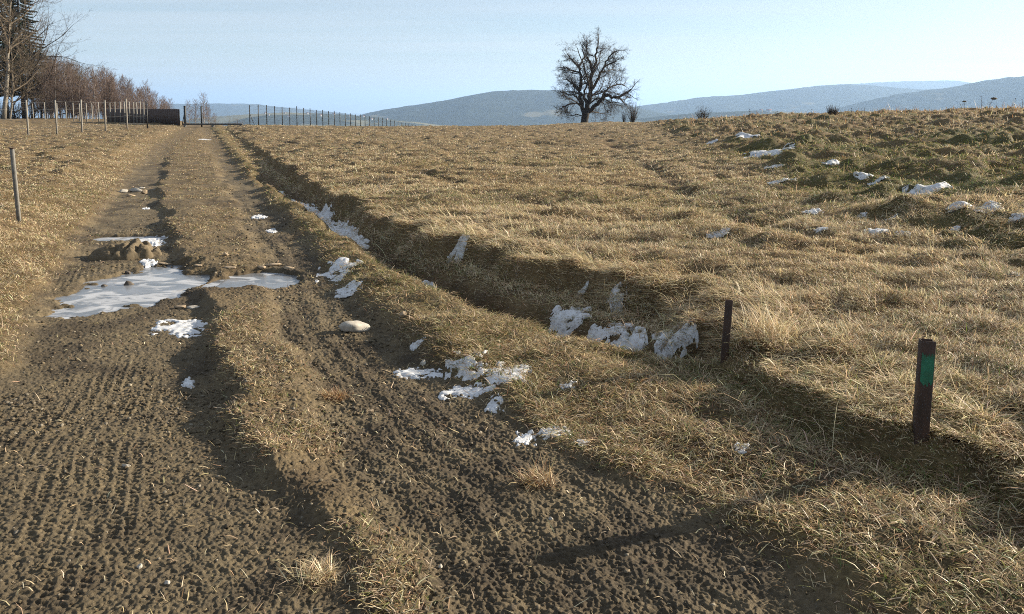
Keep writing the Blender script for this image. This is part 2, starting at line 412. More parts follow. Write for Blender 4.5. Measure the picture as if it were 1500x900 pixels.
# ------------------------------------------------------------------ ground: one polar sheet, finest where the ground lies nearest
def build_ground():
    fine = np.radians(np.linspace(-44, 44, 1500))
    rest = np.radians(np.linspace(44, 316, 70)[1:-1])
    th = np.concatenate([fine, rest])
    u = np.linspace(1.95 ** -.5, 135 ** -.5, 1350)
    rr = np.concatenate([np.linspace(.15, 1.9, 10), u ** -2.0, np.geomspace(138, 26000, 60)])
    nt_, nr = len(th), len(rr)
    R, T = np.meshgrid(rr, th, indexing='ij')
    x = (R * np.sin(T)).ravel(); y = (R * np.cos(T)).ravel()
    f = fields(x, y, True); z = f['z']
    # base colours of what the ground itself is made of
    n = fbm(x * .8, y * .8, 31, 3); n2 = fbm(x * 3.1, y * 3.1, 33, 3)
    mudc = np.array([.124, .099, .063]); mudd = np.array([.076, .060, .040]); thatch = np.array([.15, .108, .057]); brown = np.array([.10, .068, .038]); green = np.array([.085, .082, .032])
    def mixc(a, b, t): return a + (b - a) * t[:, None]
    c = np.tile(thatch, (len(x), 1))
    c = mixc(c, np.tile(brown, (len(x), 1)), sm(0, .7, n2) * .6)
    c = mixc(c, np.tile(green, (len(x), 1)), np.clip(f['rough'] * sm(-.2, .5, n) * .8 + .3 * f['berm'], 0, 1))
    c = mixc(c, np.tile(brown * .8, (len(x), 1)), np.clip(f['ditch'] + f['f1'] + f['f2'] + .7 * f['toe'], 0, 1))
    mm = mixc(np.tile(mudc, (len(x), 1)), np.tile(mudd, (len(x), 1)), sm(-.2, .7, n2 + .6 * n))
    c = mixc(c, mm, np.clip(f['mud'] * (1 - .7 * f['far']) + .6 * f['ridge'] * (1 - f['far']) + .4 * f['toe'], 0, 1))
    c = mixc(c, np.tile(mudd * .9, (len(x), 1)), f['pud'])
    fw = sm(200, 900, np.hypot(x, y)); c = mixc(c, np.tile(np.array([.06, .065, .04]), (len(x), 1)), fw)
    V = np.stack([x, y, z], 1)
    i = np.arange(nr - 1)[:, None]; j = np.arange(nt_)[None, :]; j2 = (j + 1) % nt_
    Q = np.stack([i * nt_ + j, (i + 1) * nt_ + j, (i + 1) * nt_ + j2, i * nt_ + j2], -1).reshape(-1, 4)[:, ::-1]
    fm = f['mud'][Q].mean(1) > .42
    fm &= (np.hypot(x, y)[Q[:, 0]] < 62) & (y[Q[:, 0]] > -6)
    for sel, nm in ((~fm, 'ground'), (fm, 'dirt_track')):
        q = Q[sel]; used, inv = np.unique(q.ravel(), return_inverse=True)
        o = mesh_q(nm, V[used], inv.reshape(-1, 4), M['ground'], None, True, c[used])
        tag(o, kind='structure')
build_ground()

# ------------------------------------------------------------------ grass
def blades(name, x, y, z, Lh, th0, kap, az, w, col, extra=None):
    n = len(x); lev = 4; ts = np.array([0, .36, .7, 1.0]); ww = np.array([1, .9, .62, .0])
    P = np.zeros((n, lev, 3), np.float32); P[:, 0] = np.stack([x, y, z - .006], 1)
    for k in range(1, lev):
        dt_ = ts[k] - ts[k - 1]; a = th0 + kap * (ts[k] + ts[k - 1]) * .5
        st = Lh * dt_
        azk = az + (RNG.random(n) - .5) * .5
        P[:, k, 0] = P[:, k - 1, 0] + st * np.sin(a) * np.sin(azk)
        P[:, k, 1] = P[:, k - 1, 1] + st * np.sin(a) * np.cos(azk)
        P[:, k, 2] = np.maximum(P[:, k - 1, 2] + st * np.cos(a), z + .004)
    tw = az + PI / 2 + (RNG.random(n) - .5) * 1.6
    W = np.stack([np.sin(tw), np.cos(tw), (RNG.random(n) - .5) * .8], 1).astype(np.float32)
    V = np.empty((n, 7, 3), np.float32)
    for k in range(3):
        o = W * (w * ww[k] * .5)[:, None]
        V[:, 2 * k] = P[:, k] - o; V[:, 2 * k + 1] = P[:, k] + o
    V[:, 6] = P[:, 3]
    base = (np.arange(n) * 7)[:, None]
    lp = (base + np.array([0, 1, 3, 2, 2, 3, 5, 4, 4, 5, 6])[None]).ravel()
    starts = ((np.arange(n) * 11)[:, None] + np.array([0, 4, 8])[None]).ravel()
    totals = np.tile([4, 4, 3], n)
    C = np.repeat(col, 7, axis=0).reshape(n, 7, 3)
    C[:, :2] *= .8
    return mesh_np(name, V.reshape(-1, 3), lp, starts, totals, M['blade'], None, True, C.reshape(-1, 3))

PAL = dict(pale=(.70, .585, .38), straw=(.56, .44, .26), tan=(.37, .275, .152), brown=(.20, .125, .065), red=(.30, .17, .08), olive=(.205, .185, .065), green=(.105, .155, .036))
def palette(n, wts):
    names = list(PAL); wt = np.stack([np.broadcast_to(wts.get(k, 0.0), (n,)) for k in names], 1)
    cs = np.cumsum(wt, 1); cs /= cs[:, -1:]
    k = (RNG.random(n)[:, None] > cs).sum(1).clip(0, len(names) - 1)
    c = np.array([PAL[q] for q in names])[k]
    return c * (.75 + .5 * RNG.random((n, 1))) * (1 + .06 * RNG.standard_normal((n, 3)))

def scatter(ncand, r0, r1, power, azmax=49):
    g = np.geomspace(r0, r1, 800); pdf = np.minimum(g ** -power, 3.6 ** -power) * g
    cdf = np.concatenate([[0], np.cumsum((pdf[1:] + pdf[:-1]) * .5 * np.diff(g))]); cdf /= cdf[-1]
    r = np.interp(RNG.random(ncand), cdf, g); a = np.radians((RNG.random(ncand) * 2 - 1) * azmax)
    return r * np.sin(a), r * np.cos(a), r

STK = [spot(1348, 637), spot(1061, 526)]
def build_grass():
    # --- meadow: matted dry grass right of the ditch, on the verge left of the track and on the rough slope
    x, y, r = scatter(1900000, 2.0, 74, 2.25)
    f = fields(x, y, True)
    patch = fbm(x * .55, y * .8, 131, 3); p2 = fbm(x * 2.2, y * 2.6, 133, 2)
    dens = np.clip(f['meadow'] + f['vg'] + .9 * f['bankm'], 0, 1) * (.78 + .22 * np.clip(p2 + .5, 0, 1))
    dens *= (1 - .8 * np.clip(f['f1'] + f['f2'], 0, 1)) * (1 - .55 * f['ditch']) * (1 - f['mud'] * .96) * (1 - f['pud'])
    k = RNG.random(len(x)) < dens
    x, y, r, patch, p2 = x[k], y[k], r[k], patch[k], p2[k]; f = {q: (v[k] if isinstance(v, np.ndarray) else v) for q, v in f.items()}
    n = len(x)
    edge = np.exp(-((x - L(BK, y) - .25) / .38) ** 2) * sm(19, 8, y)
    clump = sm(-.35, .45, fbm(x * 5.5, y * 5.5, 135, 2))
    Lh = (.026 + .033 * RNG.random(n)) * (.65 + .75 * clump) * (1 + .3 * patch) * (1 + 1.35 * edge) * (1 + .35 * f['rough']) * np.where(f['verge'] > .5, .85, 1) * (1 + .25 * sm(15, 40, r))
    tall = RNG.random(n) < .004 + .05 * f['rough'] * sm(18, 34, r)
    nearpost = np.minimum(np.hypot(x - STK[0][0], y - STK[0][1] + .12), np.hypot(x - STK[1][0], y - STK[1][1] + .15))
    Lh = Lh * (.35 + .65 * sm(.12, .4, nearpost)); tall &= nearpost > .4
    Lh = np.where(tall, Lh * (1.5 + 1.0 * RNG.random(n)), Lh)
    pref = 2 * PI * .55 * fbm(x * .7, y * .7, 141, 2) - 1.2
    az = pref + RNG.standard_normal(n) * 1.3
    th0 = np.abs(1.12 + .38 * RNG.standard_normal(n)) + .1; kap = .1 + .6 * RNG.random(n) + .6 * edge
    az = np.where(RNG.random(n) < .75 * edge, -1.9 + .6 * RNG.standard_normal(n), az)
    th0 = np.where(tall, th0 * .35, th0); kap = np.where(tall, kap * .5, kap)
    w = np.maximum(.0022 + .0020 * RNG.random(n), r * .00058) * np.where(tall, .7, 1)
    g = f['rough'] * sm(-.25, .45, fbm(x * .33, y * .5, 151, 3) + .25 * sm(9, 12, r) - .9 * sm(17, 30, r))
    gn = .30 * sm(.1, .6, fbm(x * .9, y * 1.1, 153, 2)) + .75 * sm(.15, .6, fbm(x * .33, y * .5, 157, 3)) + .55 * np.exp(-((y - 3.6) / .9) ** 2) * sm(2.2, 1.2, x)
    redd = sm(16, 30, r) * f['rough']
    bw = sm(.1, .6, p2) + .5 * (1 - clump)
    sl_ = x - L(F1, y); mown = sm(.05, .5, fbm(sl_ * 1.5, y * .10, 137, 2))
    col = palette(n, dict(pale=(.75 + .5 * patch.clip(-1, 1)) * (1 - .6 * g) * (1 - .6 * redd) * (1 + .8 * edge), straw=.42 + 0 * g, tan=.30 + .25 * g + .3 * redd, brown=.08 + .35 * bw + .22 * mown + .25 * g + .15 * redd, red=.05 + .35 * redd,
                          olive=.10 + .12 * mown + .9 * g + .5 * gn, green=.015 + 1.3 * g + .35 * gn))
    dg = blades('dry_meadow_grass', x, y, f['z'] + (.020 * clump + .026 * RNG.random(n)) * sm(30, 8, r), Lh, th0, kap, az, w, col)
    tag(dg, 'matted straw coloured meadow grass right of the ditch and along the verge', 'grass', kind='stuff')
    # --- short trampled grass on the berm, the ridge between the ruts and the transition at the right
    x, y, r = scatter(1350000, 2.0, 60, 2.05)
    f = fields(x, y, True)
    p1 = fbm(x * 1.6, y * 1.6, 161, 3); p3 = fbm(x * 6, y * 6, 163, 2)
    trans = (1 - np.clip(f['meadow'] + f['vg'] + f['mud'] + f['ridge'], 0, 1))
    dens = np.clip(.85 * trans * (1 - .45 * sm(3.6, 2.7, r)) * sm(-.95, -.1, p1 + .25) * np.where(x > L(RE, y), sm(2.2, 3.2, r + 2 * (x - L(RE, y))), 1) + f['ridge'] * .9 * sm(-.45, .25, p1 + .30 * sm(6.2, 5, y) - .5 * sm(3.3, 2.6, y) + .5 * f['far']) + .30 * sm(-.1, .5, p1) * f['mud'] * sm(5.5, 9, r) + .4 * f['far'] * f['mud'] * sm(-.4, .3, p1 + .2), 0, 1)
    dens *= (1 - .75 * f['ditch']) * (1 - f['pud']) * (.45 + .55 * sm(-.4, .3, p3))
    k = RNG.random(len(x)) < dens
    x, y, r, p1 = x[k], y[k], r[k], p1[k]; f = {q: (v[k] if isinstance(v, np.ndarray) else v) for q, v in f.items()}
    n = len(x)
    rl = np.clip(f['ridge'] + f['mud'], 0, 1)
    Lh = (.032 + .035 * RNG.random(n)) * (1 + .6 * (1 - rl))
    az = 2 * PI * RNG.random(n); th0 = .5 + .7 * RNG.random(n); kap = .6 + 1.2 * RNG.random(n)
    w = np.maximum(.0026 + .0018 * RNG.random(n), r * .00065)
    gg = (1 - rl) * sm(-.3, .4, p1)
    col = palette(n, dict(pale=.18 + .1 * rl, straw=.34, tan=.42, brown=.28, red=.06, olive=.22 + .5 * gg, green=.03 + .16 * gg))
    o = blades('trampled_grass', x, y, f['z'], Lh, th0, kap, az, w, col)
    tag(o, 'short trampled tan grass on the berm and between the wheel ruts', 'grass', kind='stuff')
    # --- long bleached stalks along the near bank
    n = 1000
    x = RNG.uniform(-1.5, 4.2, n); y = RNG.uniform(2.2, 9.5, n)
    dlt = x - L(BK, y); k = (dlt > -.42) & (dlt < 1.6) & (RNG.random(n) < np.exp(-np.maximum(dlt - .2, 0) / .6)); x, y = x[k], y[k]; n = len(x)
    r = np.hypot(x, y); z = fields(x, y, True)['z']
    col = palette(n, dict(pale=.6, straw=.3, tan=.1))
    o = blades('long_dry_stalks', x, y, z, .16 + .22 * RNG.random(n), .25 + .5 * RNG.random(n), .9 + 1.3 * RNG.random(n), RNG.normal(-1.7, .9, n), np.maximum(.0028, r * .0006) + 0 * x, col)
    tag(o, 'long bleached stalks hanging over the edge of the grassy bank', 'grass', kind='stuff')
    # --- dry weeds on the skyline of the rough slope
    n = 1500
    a = np.radians(RNG.uniform(12, 40, n)); rc = np.interp(np.degrees(a), AZK, RCK) + RNG.normal(3, 3.0, n)
    x = rc * np.sin(a); y = rc * np.cos(a); z = H(x, y, True)
    cl = sm(-.1, .6, noise(x * .5, y * .5, 171))
    Lh = (.16 + .34 * RNG.random(n) ** 2.0) * (.5 + .8 * cl)
    o = blades('skyline_weeds', x, y, z, Lh, .05 + .2 * RNG.random(n), .1 + .6 * RNG.random(n), 2 * PI * RNG.random(n), .014 + .012 * RNG.random(n), palette(n, dict(brown=.5, tan=.3, red=.2, straw=.1)))
    tag(o, 'thin dry weeds standing along the top of the rough slope', 'weeds', kind='stuff')
build_grass()

# ------------------------------------------------------------------ gravel and stones
def ico(sub):
    import bmesh
    bm = bmesh.new(); bmesh.ops.create_icosphere(bm, subdivisions=sub, radius=1)
    V = np.array([v.co[:] for v in bm.verts]); F = np.array([[v.index for v in f.verts] for f in bm.faces]); bm.free()
    return V, F
ICO1, ICO3 = ico(1), ico(3)
def stone(name, x, y, sx, sy, sz, mat, seed, label, cat='stone', group=None, sink=.3, rz=0.0, zb=None):
    V, F = ICO3; V = V.copy(); rg = np.random.default_rng(seed)
    for _ in range(14):                                  # cleave facets
        d = rg.standard_normal(3); d /= np.linalg.norm(d); c = rg.uniform(.5, .85)
        e = V @ d - c; V -= np.maximum(e, 0)[:, None] * d[None] * .92
    V *= (1 + .10 * noise(V[:, 0] * 2.3 + seed, V[:, 1] * 2.3 + V[:, 2] * 1.7, seed))[:, None]
    V *= (1 + .03 * noise(V[:, 0] * 8 + seed, V[:, 1] * 8 + V[:, 2] * 6, seed + 2))[:, None]
    V = V * np.array([sx, sy, sz])
    o = mesh_q(name, V, F, M[mat], None, False)
    o.location = (x, y, (h1(x, y) if zb is None else zb) + sz * (1 - 2 * sink) * .9); o.rotation_euler = (rg.uniform(-.1, .1), rg.uniform(-.1, .1), rz)
    return tag(o, label, cat, group)

def build_gravel():
    x, y, r = scatter(230000, 2.0, 18, 2.2)
    f = fields(x, y, True)
    cl = sm(-.1, .6, fbm(x * 1.3, y * 1.3, 181, 2))
    k = RNG.random(len(x)) < np.clip((f['mud'] + .5 * f['ridge']) * (.10 + .45 * cl), 0, 1) * (1 - f['pud'])
    x, y, r, z = x[k], y[k], r[k], f['z'][k]; n = len(x)
    V0, F0 = ICO1
    s = (.0020 + .0075 * RNG.random(n) ** 4.0) * (1 + .06 * r)
    sc = np.stack([s * RNG.uniform(.8, 1.5, n), s * RNG.uniform(.7, 1.2, n), s * RNG.uniform(.5, .85, n)], 1)
    P = V0[None] * sc[:, None, :] * (1 + .38 * RNG.uniform(-1, 1, (n, len(V0), 1)))
    a = RNG.random(n) * 2 * PI; ca, sa = np.cos(a)[:, None], np.sin(a)[:, None]
    Q = np.stack([P[..., 0] * ca - P[..., 1] * sa + x[:, None], P[..., 0] * sa + P[..., 1] * ca + y[:, None], P[..., 2] + (z + s * .25)[:, None]], -1)
    F = (F0[None] + (np.arange(n) * len(V0))[:, None, None]).reshape(-1, 3)
    c = np.array([(.24, .21, .165), (.13, .105, .07), (.17, .14, .10), (.12, .095, .065), (.10, .08, .052), (.13, .105, .07), (.08, .062, .042), (.11, .088, .058), (.10, .08, .05), (.12, .095, .065)])[RNG.integers(0, 10, n)] * RNG.uniform(.7, 1.15, (n, 1))
    o = mesh_q('gravel', Q.reshape(-1, 3), F, M['ground'], None, False, np.repeat(c, len(V0), 0))
    tag(o, 'small gravel and mud crumbs pressed into the muddy wheel ruts', 'gravel', kind='stuff')
    # straw litter lying on the mud
    x, y, r = scatter(22000, 2.0, 14, 2.1); f = fields(x, y, True)
    cl = sm(-.2, .6, fbm(x * 1.1, y * 1.1, 185, 2))
    k = RNG.random(len(x)) < f['mud'] * (.10 + .45 * cl) * (1 - f['pud']); x, y, r, z = x[k], y[k], r[k], f['z'][k]; n = len(x)
    o = blades('straw_litter', x, y, z + .008, (.015 + .05 * RNG.random(n) ** 1.5), 1.3 + .25 * RNG.random(n), .3 * RNG.standard_normal(n), 2 * PI * RNG.random(n), .0018 + .0005 * r, palette(n, dict(pale=.3, straw=.35, tan=.3, brown=.1)))
    tag(o, 'loose bits of straw scattered over the mud', 'straw', kind='stuff')
build_gravel()

x, y = spot(520, 484)
stone('stone', x, y, .115, .075, .055, 'stone', 3, 'pale angular stone lying alone in the right wheel rut', sink=.25, rz=.3)
STN = [
    (190, 289, .17, .10, .05, 'stone_tan', 'flattest pale stone of the small pile across the left rut'),
    (180, 283, .16, .09, .07, 'stone', 'pale stone at the left end of the small pile across the rut'),
    (199, 281, .20, .10, .07, 'stone', 'broadest pale stone in the middle of the small pile across the rut'),
    (212, 284, .11, .08, .07, 'stone_tan', 'round tan stone at the right end of the small pile across the rut'),
    (207, 277, .13, .08, .05, 'stone', 'pale stone at the back of the small pile across the rut'),
    (402, 389, .14, .07, .022, 'stone_tan', 'tan stone slab lying above the smaller frozen puddle'),
    (424, 394, .12, .06, .022, 'stone_tan', 'tan stone slab at the right corner of the smaller frozen puddle'),
    (384, 394, .09, .06, .025, 'stone_tan', 'small tan slab at the back edge of the smaller frozen puddle'),
    (335, 393, .11, .05, .02, 'stone_tan', 'thin tan slab on the mud above the gap between the frozen puddles'),
    (290, 390, .09, .045, .02, 'stone_tan', 'thin tan flake of stone beside the far right corner of the large puddle'),
    (240, 388, .14, .05, .022, 'stone_tan', 'long tan slab on the far shore of the large frozen puddle'),
    (330, 375, .06, .05, .04, 'stone_tan', 'small rounded tan stone on the ridge beyond the puddles'),
    (286, 411, .07, .055, .04, 'stone_tan', 'lumpy tan stone on the mud between the two frozen puddles'),
    (283, 452, .10, .05, .025, 'stone', 'flat pale stone at the near right shore of the large puddle'),
    (265, 451, .08, .04, .02, 'stone_tan', 'flat tan stone just left of a pale one at the near puddle shore'),
    (590, 464, .05, .04, .045, 'stone_tan', 'small upright tan stone on the edge of the grassy berm'),
    (620, 535, .035, .03, .03, 'stone', 'small white stone beside the thin snow streak at the rut edge'),
    (185, 684, .040, .018, .012, 'stone', 'small pale flat stone lying on the left tyre tracks'),
    (572, 822, .05, .017, .010, 'stone_tan', 'slim tan flake of stone low in the middle of the track'),
    (541, 603, .05, .022, .010, 'stone_tan', 'slim tan flake in the right rut beside a dry tuft'),
    (645, 832, .018, .014, .012, 'stone', 'small round white pebble low in the right rut'),
    (205, 832, .018, .014, .013, 'stone', 'white pebble beside the dark gap in the left rut'),
    (245, 855, .017, .015, .012, 'stone', 'white pebble lowest in the left rut'),
    (806, 762, .015, .012, .011, 'stone', 'white pebble beside the tip of the long post shadow'),
]
for i, (px, py, sx, sy, sz, mt, lb) in enumerate(STN):
    x, y = spot(px, py); stone('stone' if sx > .02 else 'pebble', x, y, sx * .62, sy * .62, sz * .75, mt, 20 + i, lb, 'stone' if sx > .02 else 'pebble', 'stones and pebbles on the track', .25, RNG.uniform(-.5, .5))
for i, (px, py, s, lb) in enumerate([(187, 402, .05, 'dark stone poking up near the back of the frozen puddle'), (189, 423, .06, 'flat dark stone frozen into the middle of the white puddle'), (153, 425, .035, 'small dark stone frozen into the left part of the puddle')]):
    x, y = spot(px, py); stone('stone', x, y, s * .8, s * .6, s * .5, 'stone_dark', 60 + i, lb, 'stone', 'stones frozen into the puddle', .35, .4 * i, ZICE)

# crumpled heap of dried mud beyond the large puddle
def mud_heap():
    x0, y0 = spot(180, 378)
    n = 130; U, Vv = np.meshgrid(np.linspace(-1, 1, n), np.linspace(-1, 1, n), indexing='ij')
    q = 1.16 * np.hypot(U, Vv) + .13 * fbm(U * 1.6 + 3, Vv * 1.6, 201, 2)
    hgt = np.clip(1 - q ** 2.2, -1.6, 1)
    fold = np.abs(np.sin(9.0 * (U * .8 + Vv * .7) + 2.0 * fbm(U * 1.3, Vv * 1.3, 203, 2)))
    z = .135 * np.sign(hgt) * np.abs(hgt) ** .75 * (1 + .3 * U) - .05 * (1 - fold) ** 1.5 * np.clip(hgt * 2, 0, 1) * sm(-.6, .0, U) + .012 * fbm(U * 9, Vv * 9, 205, 3) + .03 * fbm(U * 2, Vv * 2, 206, 2)
    X = U * .42 + .10 * Vv; Y = Vv * .30
    x0 -= .06; y0 += .1; zb = h1(x0, y0)
    z = np.clip(z - .12 * sm(.30, -.15, hgt), -.07, 1) + H((x0 + X).ravel(), (y0 + Y).ravel()).reshape(X.shape) - zb
    V = np.stack([X, Y, z], -1).reshape(-1, 3)
    i, j = np.meshgrid(np.arange(n - 1), np.arange(n - 1), indexing='ij')
    F = np.stack([i * n + j, (i + 1) * n + j, (i + 1) * n + j + 1, i * n + j + 1], -1).reshape(-1, 4)
    F = F[hgt.ravel()[F].max(1) > -.8]
    used, inv = np.unique(F.ravel(), return_inverse=True)
    o = mesh_q('mud_heap', V[used], inv.reshape(-1, 4), M['heap'], None, False, loc=(x0, y0, zb))
    tag(o, 'crumpled brown heap of dried mud just beyond the large frozen puddle', 'mud heap')
mud_heap()

# ------------------------------------------------------------------ ice and snow
for i, (lb, mt) in enumerate([('large frozen puddle in the left rut, mostly white frosted ice', 'ice1'), ('smaller frozen puddle of grey ice between the two ruts', 'ice2'), ('thin frozen puddle in the left rut behind the mud heap', 'ice3')]):
    cx, cy, rx, ry = PUD[i]; a = np.linspace(0, 2 * PI, 73)[:-1]; V = [(0, 0, 0)]; F = []
    for k, s in enumerate((.4, .8, 1.34)):
        V += [(rx * s * math.cos(t), ry * s * math.sin(t), 0) for t in a]
    n = len(a)
    F += [(0, 1 + j, 1 + (j + 1) % n) for j in range(n)]
    for k in range(2):
        F += [(1 + k * n + j, 1 + (k + 1) * n + j, 1 + (k + 1) * n + (j + 1) % n, 1 + k * n + (j + 1) % n) for j in range(n)]
    o = mesh_q('frozen_puddle', np.array(V, float), F, M[mt], None, False, loc=(cx, cy, ZICE - .003 * i)); tag(o, lb, 'puddle', 'frozen puddles on the track')

def snow(px, py, hx, hy, label, ang=0.0, thick=.03, group=None, seed=0, frag=.55, dz=0.0, along=None, flat=False):
    """a patch of old snow lying on the ground: hx, hy are its half sizes in photo pixels"""
    x0, y0 = spot(px, py); x1, y1 = spot(px + hx, py); xa, ya = spot(px, py - hy); xb, yb = spot(px, py + hy)
    a = max(abs(x1 - x0), .03); b = min(max(math.hypot(ya - yb, xa - xb) * .5, .03), a * 6 + .3)
    shear = (xa - xb) / max(ya - yb, 1e-3) * .9
    a = max(hx / FPX * y0, .03); b = min(b, (.55 if group == GS else (.75 if group == GD else 2.2)) * a)
    if group == GD: b = .45 * a; shear *= .4
    if flat:
        y0 = 1.58 * FPX / (py - 158); x0 = (px - 750) / FPX * y0; a = hx / FPX * y0; b = .5 * 1.58 * FPX * (1 / (py - hy - 158) - 1 / (py + hy - 158)); shear = 0.0
    if along is not None:
        y0 = 1.58 * FPX / (py - 158); x0 = float(L(DT, y0)) + .03; b = .62 * 1.58 * FPX * (1 / (py - hy - 158) - 1 / (py + hy - 158)); a = along
        shear = float(L(DT, y0 + .3) - L(DT, y0 - .3)) / .6
    n = 56 if a * b < .6 else 80
    U, W = np.meshgrid(np.linspace(-1.35, 1.35, n), np.linspace(-1.35, 1.35, n), indexing='ij')
    lx, ly = U * a, W * b
    c, s = math.cos(ang), math.sin(ang)
    X = x0 + lx * c - ly * s; Y = y0 + lx * s + ly * c
    # long axis of the screen-space ellipse follows the sight line
    X = X + shear * (Y - y0)
    q = np.hypot(U, W)
    g = 1 - q + frag * fbm(U * 1.9 + seed * 3.1, W * 2.3 + seed, 300 + seed, 4) + .16 * noise(U * 7 + seed, W * 7, 400 + seed)
    Z = H(X.ravel(), Y.ravel(), False).reshape(X.shape) + dz + (np.clip(g * 3.0, -1, 1) - .25) * thick + .003 * noise(X * 25, Y * 25, 9)
    i, j = np.meshgrid(np.arange(n - 1), np.arange(n - 1), indexing='ij')
    F = np.stack([i * n + j, (i + 1) * n + j, (i + 1) * n + j + 1, i * n + j + 1], -1).reshape(-1, 4)
    gg = g.ravel()[F].max(1) > -.15; F = F[gg]
    if len(F) < 4: return
    used, inv = np.unique(F.ravel(), return_inverse=True)
    V = np.stack([X - x0, Y - y0, Z - h1(x0, y0)], -1).reshape(-1, 3)[used]
    o = mesh_q('snow_patch', V, inv.reshape(-1, 4), M['snow'], None, True, loc=(x0, y0, h1(x0, y0)))
    tag(o, label, 'snow patch', group)

GD, GR, GS = 'snow left along the ditch', 'snow at the edge of the ruts', 'snow patches on the rough slope'
SN = [
    (416, 279, 9, 3, 'small snow patch farthest up the ditch', GD), (463, 299, 13, 6, 'snow strip where the ditch starts to widen, second from its far end', GD),
    (487, 317, 16, 7, 'snow strip in the ditch between two longer ones', GD), (516, 338, 24, 9, 'longest snow strip in the far part of the ditch', GD), (540, 352, 9, 4, 'snow tip that ends the long strip in the ditch', GD),
    (640, 413, 14, 4, 'small snow scrap in the ditch behind the berm', GD), (672, 375, 13, 2, 'snow streak on the shaded ditch bank', GD),
    (835, 481, 26, 7, 'snow patch in the ditch bottom left of the larger one', GD), (906, 480, 13, 9, 'snow tongue climbing the ditch bank by the dark tussock', GD),
    (898, 513, 38, 12, 'largest snow patch at the near end of the ditch', GD), (992, 525, 22, 8, 'snow patch at the end of the ditch beside the leaning post', GD), (854, 430, 6, 3, 'snow scrap high on the bank above the ditch', GD),
    (380, 318, 9, 11, 'snow streak in the far right rut', GR), (397, 339, 7, 3, 'snow speck just below the streak in the far right rut', GR),
    (498, 398, 26, 15, 'broken snow with mud at the rut edge right of the small puddle', GR), (512, 425, 16, 8, 'snow strip below the broken snow at the rut edge', GR),
    (612, 548, 28, 6, 'thin dirty snow streak on the mud at the rut edge', GR), (686, 527, 26, 17, 'branching snow patch in the shaded hollow by the rut', GR),
    (737, 548, 32, 13, 'wide snow patch on the berm side of the hollow', GR), (684, 576, 32, 11, 'curved snow patch below the branching one', GR), (724, 594, 11, 9, 'round snow lump at the lower end of the hollow', GR),
    (612, 505, 9, 4, 'small snow scrap under the berm edge', GR), (768, 645, 14, 9, 'hooked snow patch at the tip of the thin post shadow', GR), (812, 634, 22, 6, 'slim snow patch above the hooked one', GR),
    (853, 649, 9, 3, 'snow crumb right of the hooked patch', GR), (833, 566, 10, 4, 'snow crumb on the trampled berm', GR), (1087, 658, 8, 4, 'single snow speck in the shaded grass below the leaning post', GR),
    (262, 482, 32, 9, 'slanting snow streak at the near edge of the large puddle', GR), (217, 385, 11, 4, 'snow scrap on the far shore of the large puddle', GR),
    (224, 352, 18, 5, 'snow in the dark hollow beside the mud heap', GR), (213, 306, 5, 9, 'upright snow streak in the far left rut', GR), (300, 205, 7, 5, 'snow in the wheel rut near the gate', GR),
    (276, 562, 4, 6, 'tiny snow speck under the ridge between the ruts', GR),
    (1097, 200, 15, 5, 'highest snow patch on the rough slope', GS), (1038, 210, 10, 3, 'snow patch farthest towards the tree on the rough slope', GS), (1127, 224, 28, 4, 'long thin snow strip high on the rough slope', GS),
    (1134, 246, 11, 4, 'snow patch under the long strip high on the rough slope', GS), (1145, 266, 16, 3, 'faint snow streak among green grass on the slope', GS), (1218, 239, 11, 4, 'snow patch alone in the middle of the upper slope', GS),
    (1265, 257, 11, 4, 'upper one of two neighbouring snow patches mid slope', GS), (1287, 264, 12, 4, 'lower one of two neighbouring snow patches mid slope', GS), (1358, 277, 27, 8, 'largest snow patch on the rough slope', GS),
    (1412, 304, 20, 6, 'snow patch beside the big tussock on the slope', GS), (1446, 311, 18, 3, 'flat snow strip in front of the big tussock', GS), (1493, 319, 12, 6, 'snow patch at the edge of view on the rough slope', GS),
    (1190, 312, 12, 7, 'bright snow patch at the lower edge of the green slope', GS), (1203, 338, 8, 5, 'snow patch just below the bright one at the slope edge', GS), (1263, 318, 6, 3, 'tiny snow dot among green grass on the slope', GS),
    (1288, 340, 17, 4, 'snow patch under a dark green hummock', GS), (1322, 345, 9, 3, 'snow scrap right of the patch under the hummock', GS), (1306, 322, 7, 3, 'tiny snow fleck above the hummock', GS),
    (1485, 405, 7, 4, 'snow scrap low on the slope at the edge of view', GS), (1052, 345, 13, 3, 'snow sliver in the hollow of the meadow', GS), (1400, 338, 6, 3, 'snow fleck on the green slope below the tussock', GS),
]
for i, (px, py, hx, hy, lb, g) in enumerate(SN):
    s = GS == g; al = {0: .09, 1: .11, 2: .12, 3: .14, 4: .11, 5: .10, }.get(i)
    snow(px, py, hx, hy * (1.25 if s else 1.0), lb, 0.0, .010 if s else (.012 if g == GD else .008), g, i, .6 if al else (1.15 if g == GD else .85), .020 if s else ((.014 if al else .018) if g == GD else .004), al, i in (7, 8, 9, 10) and al is None)

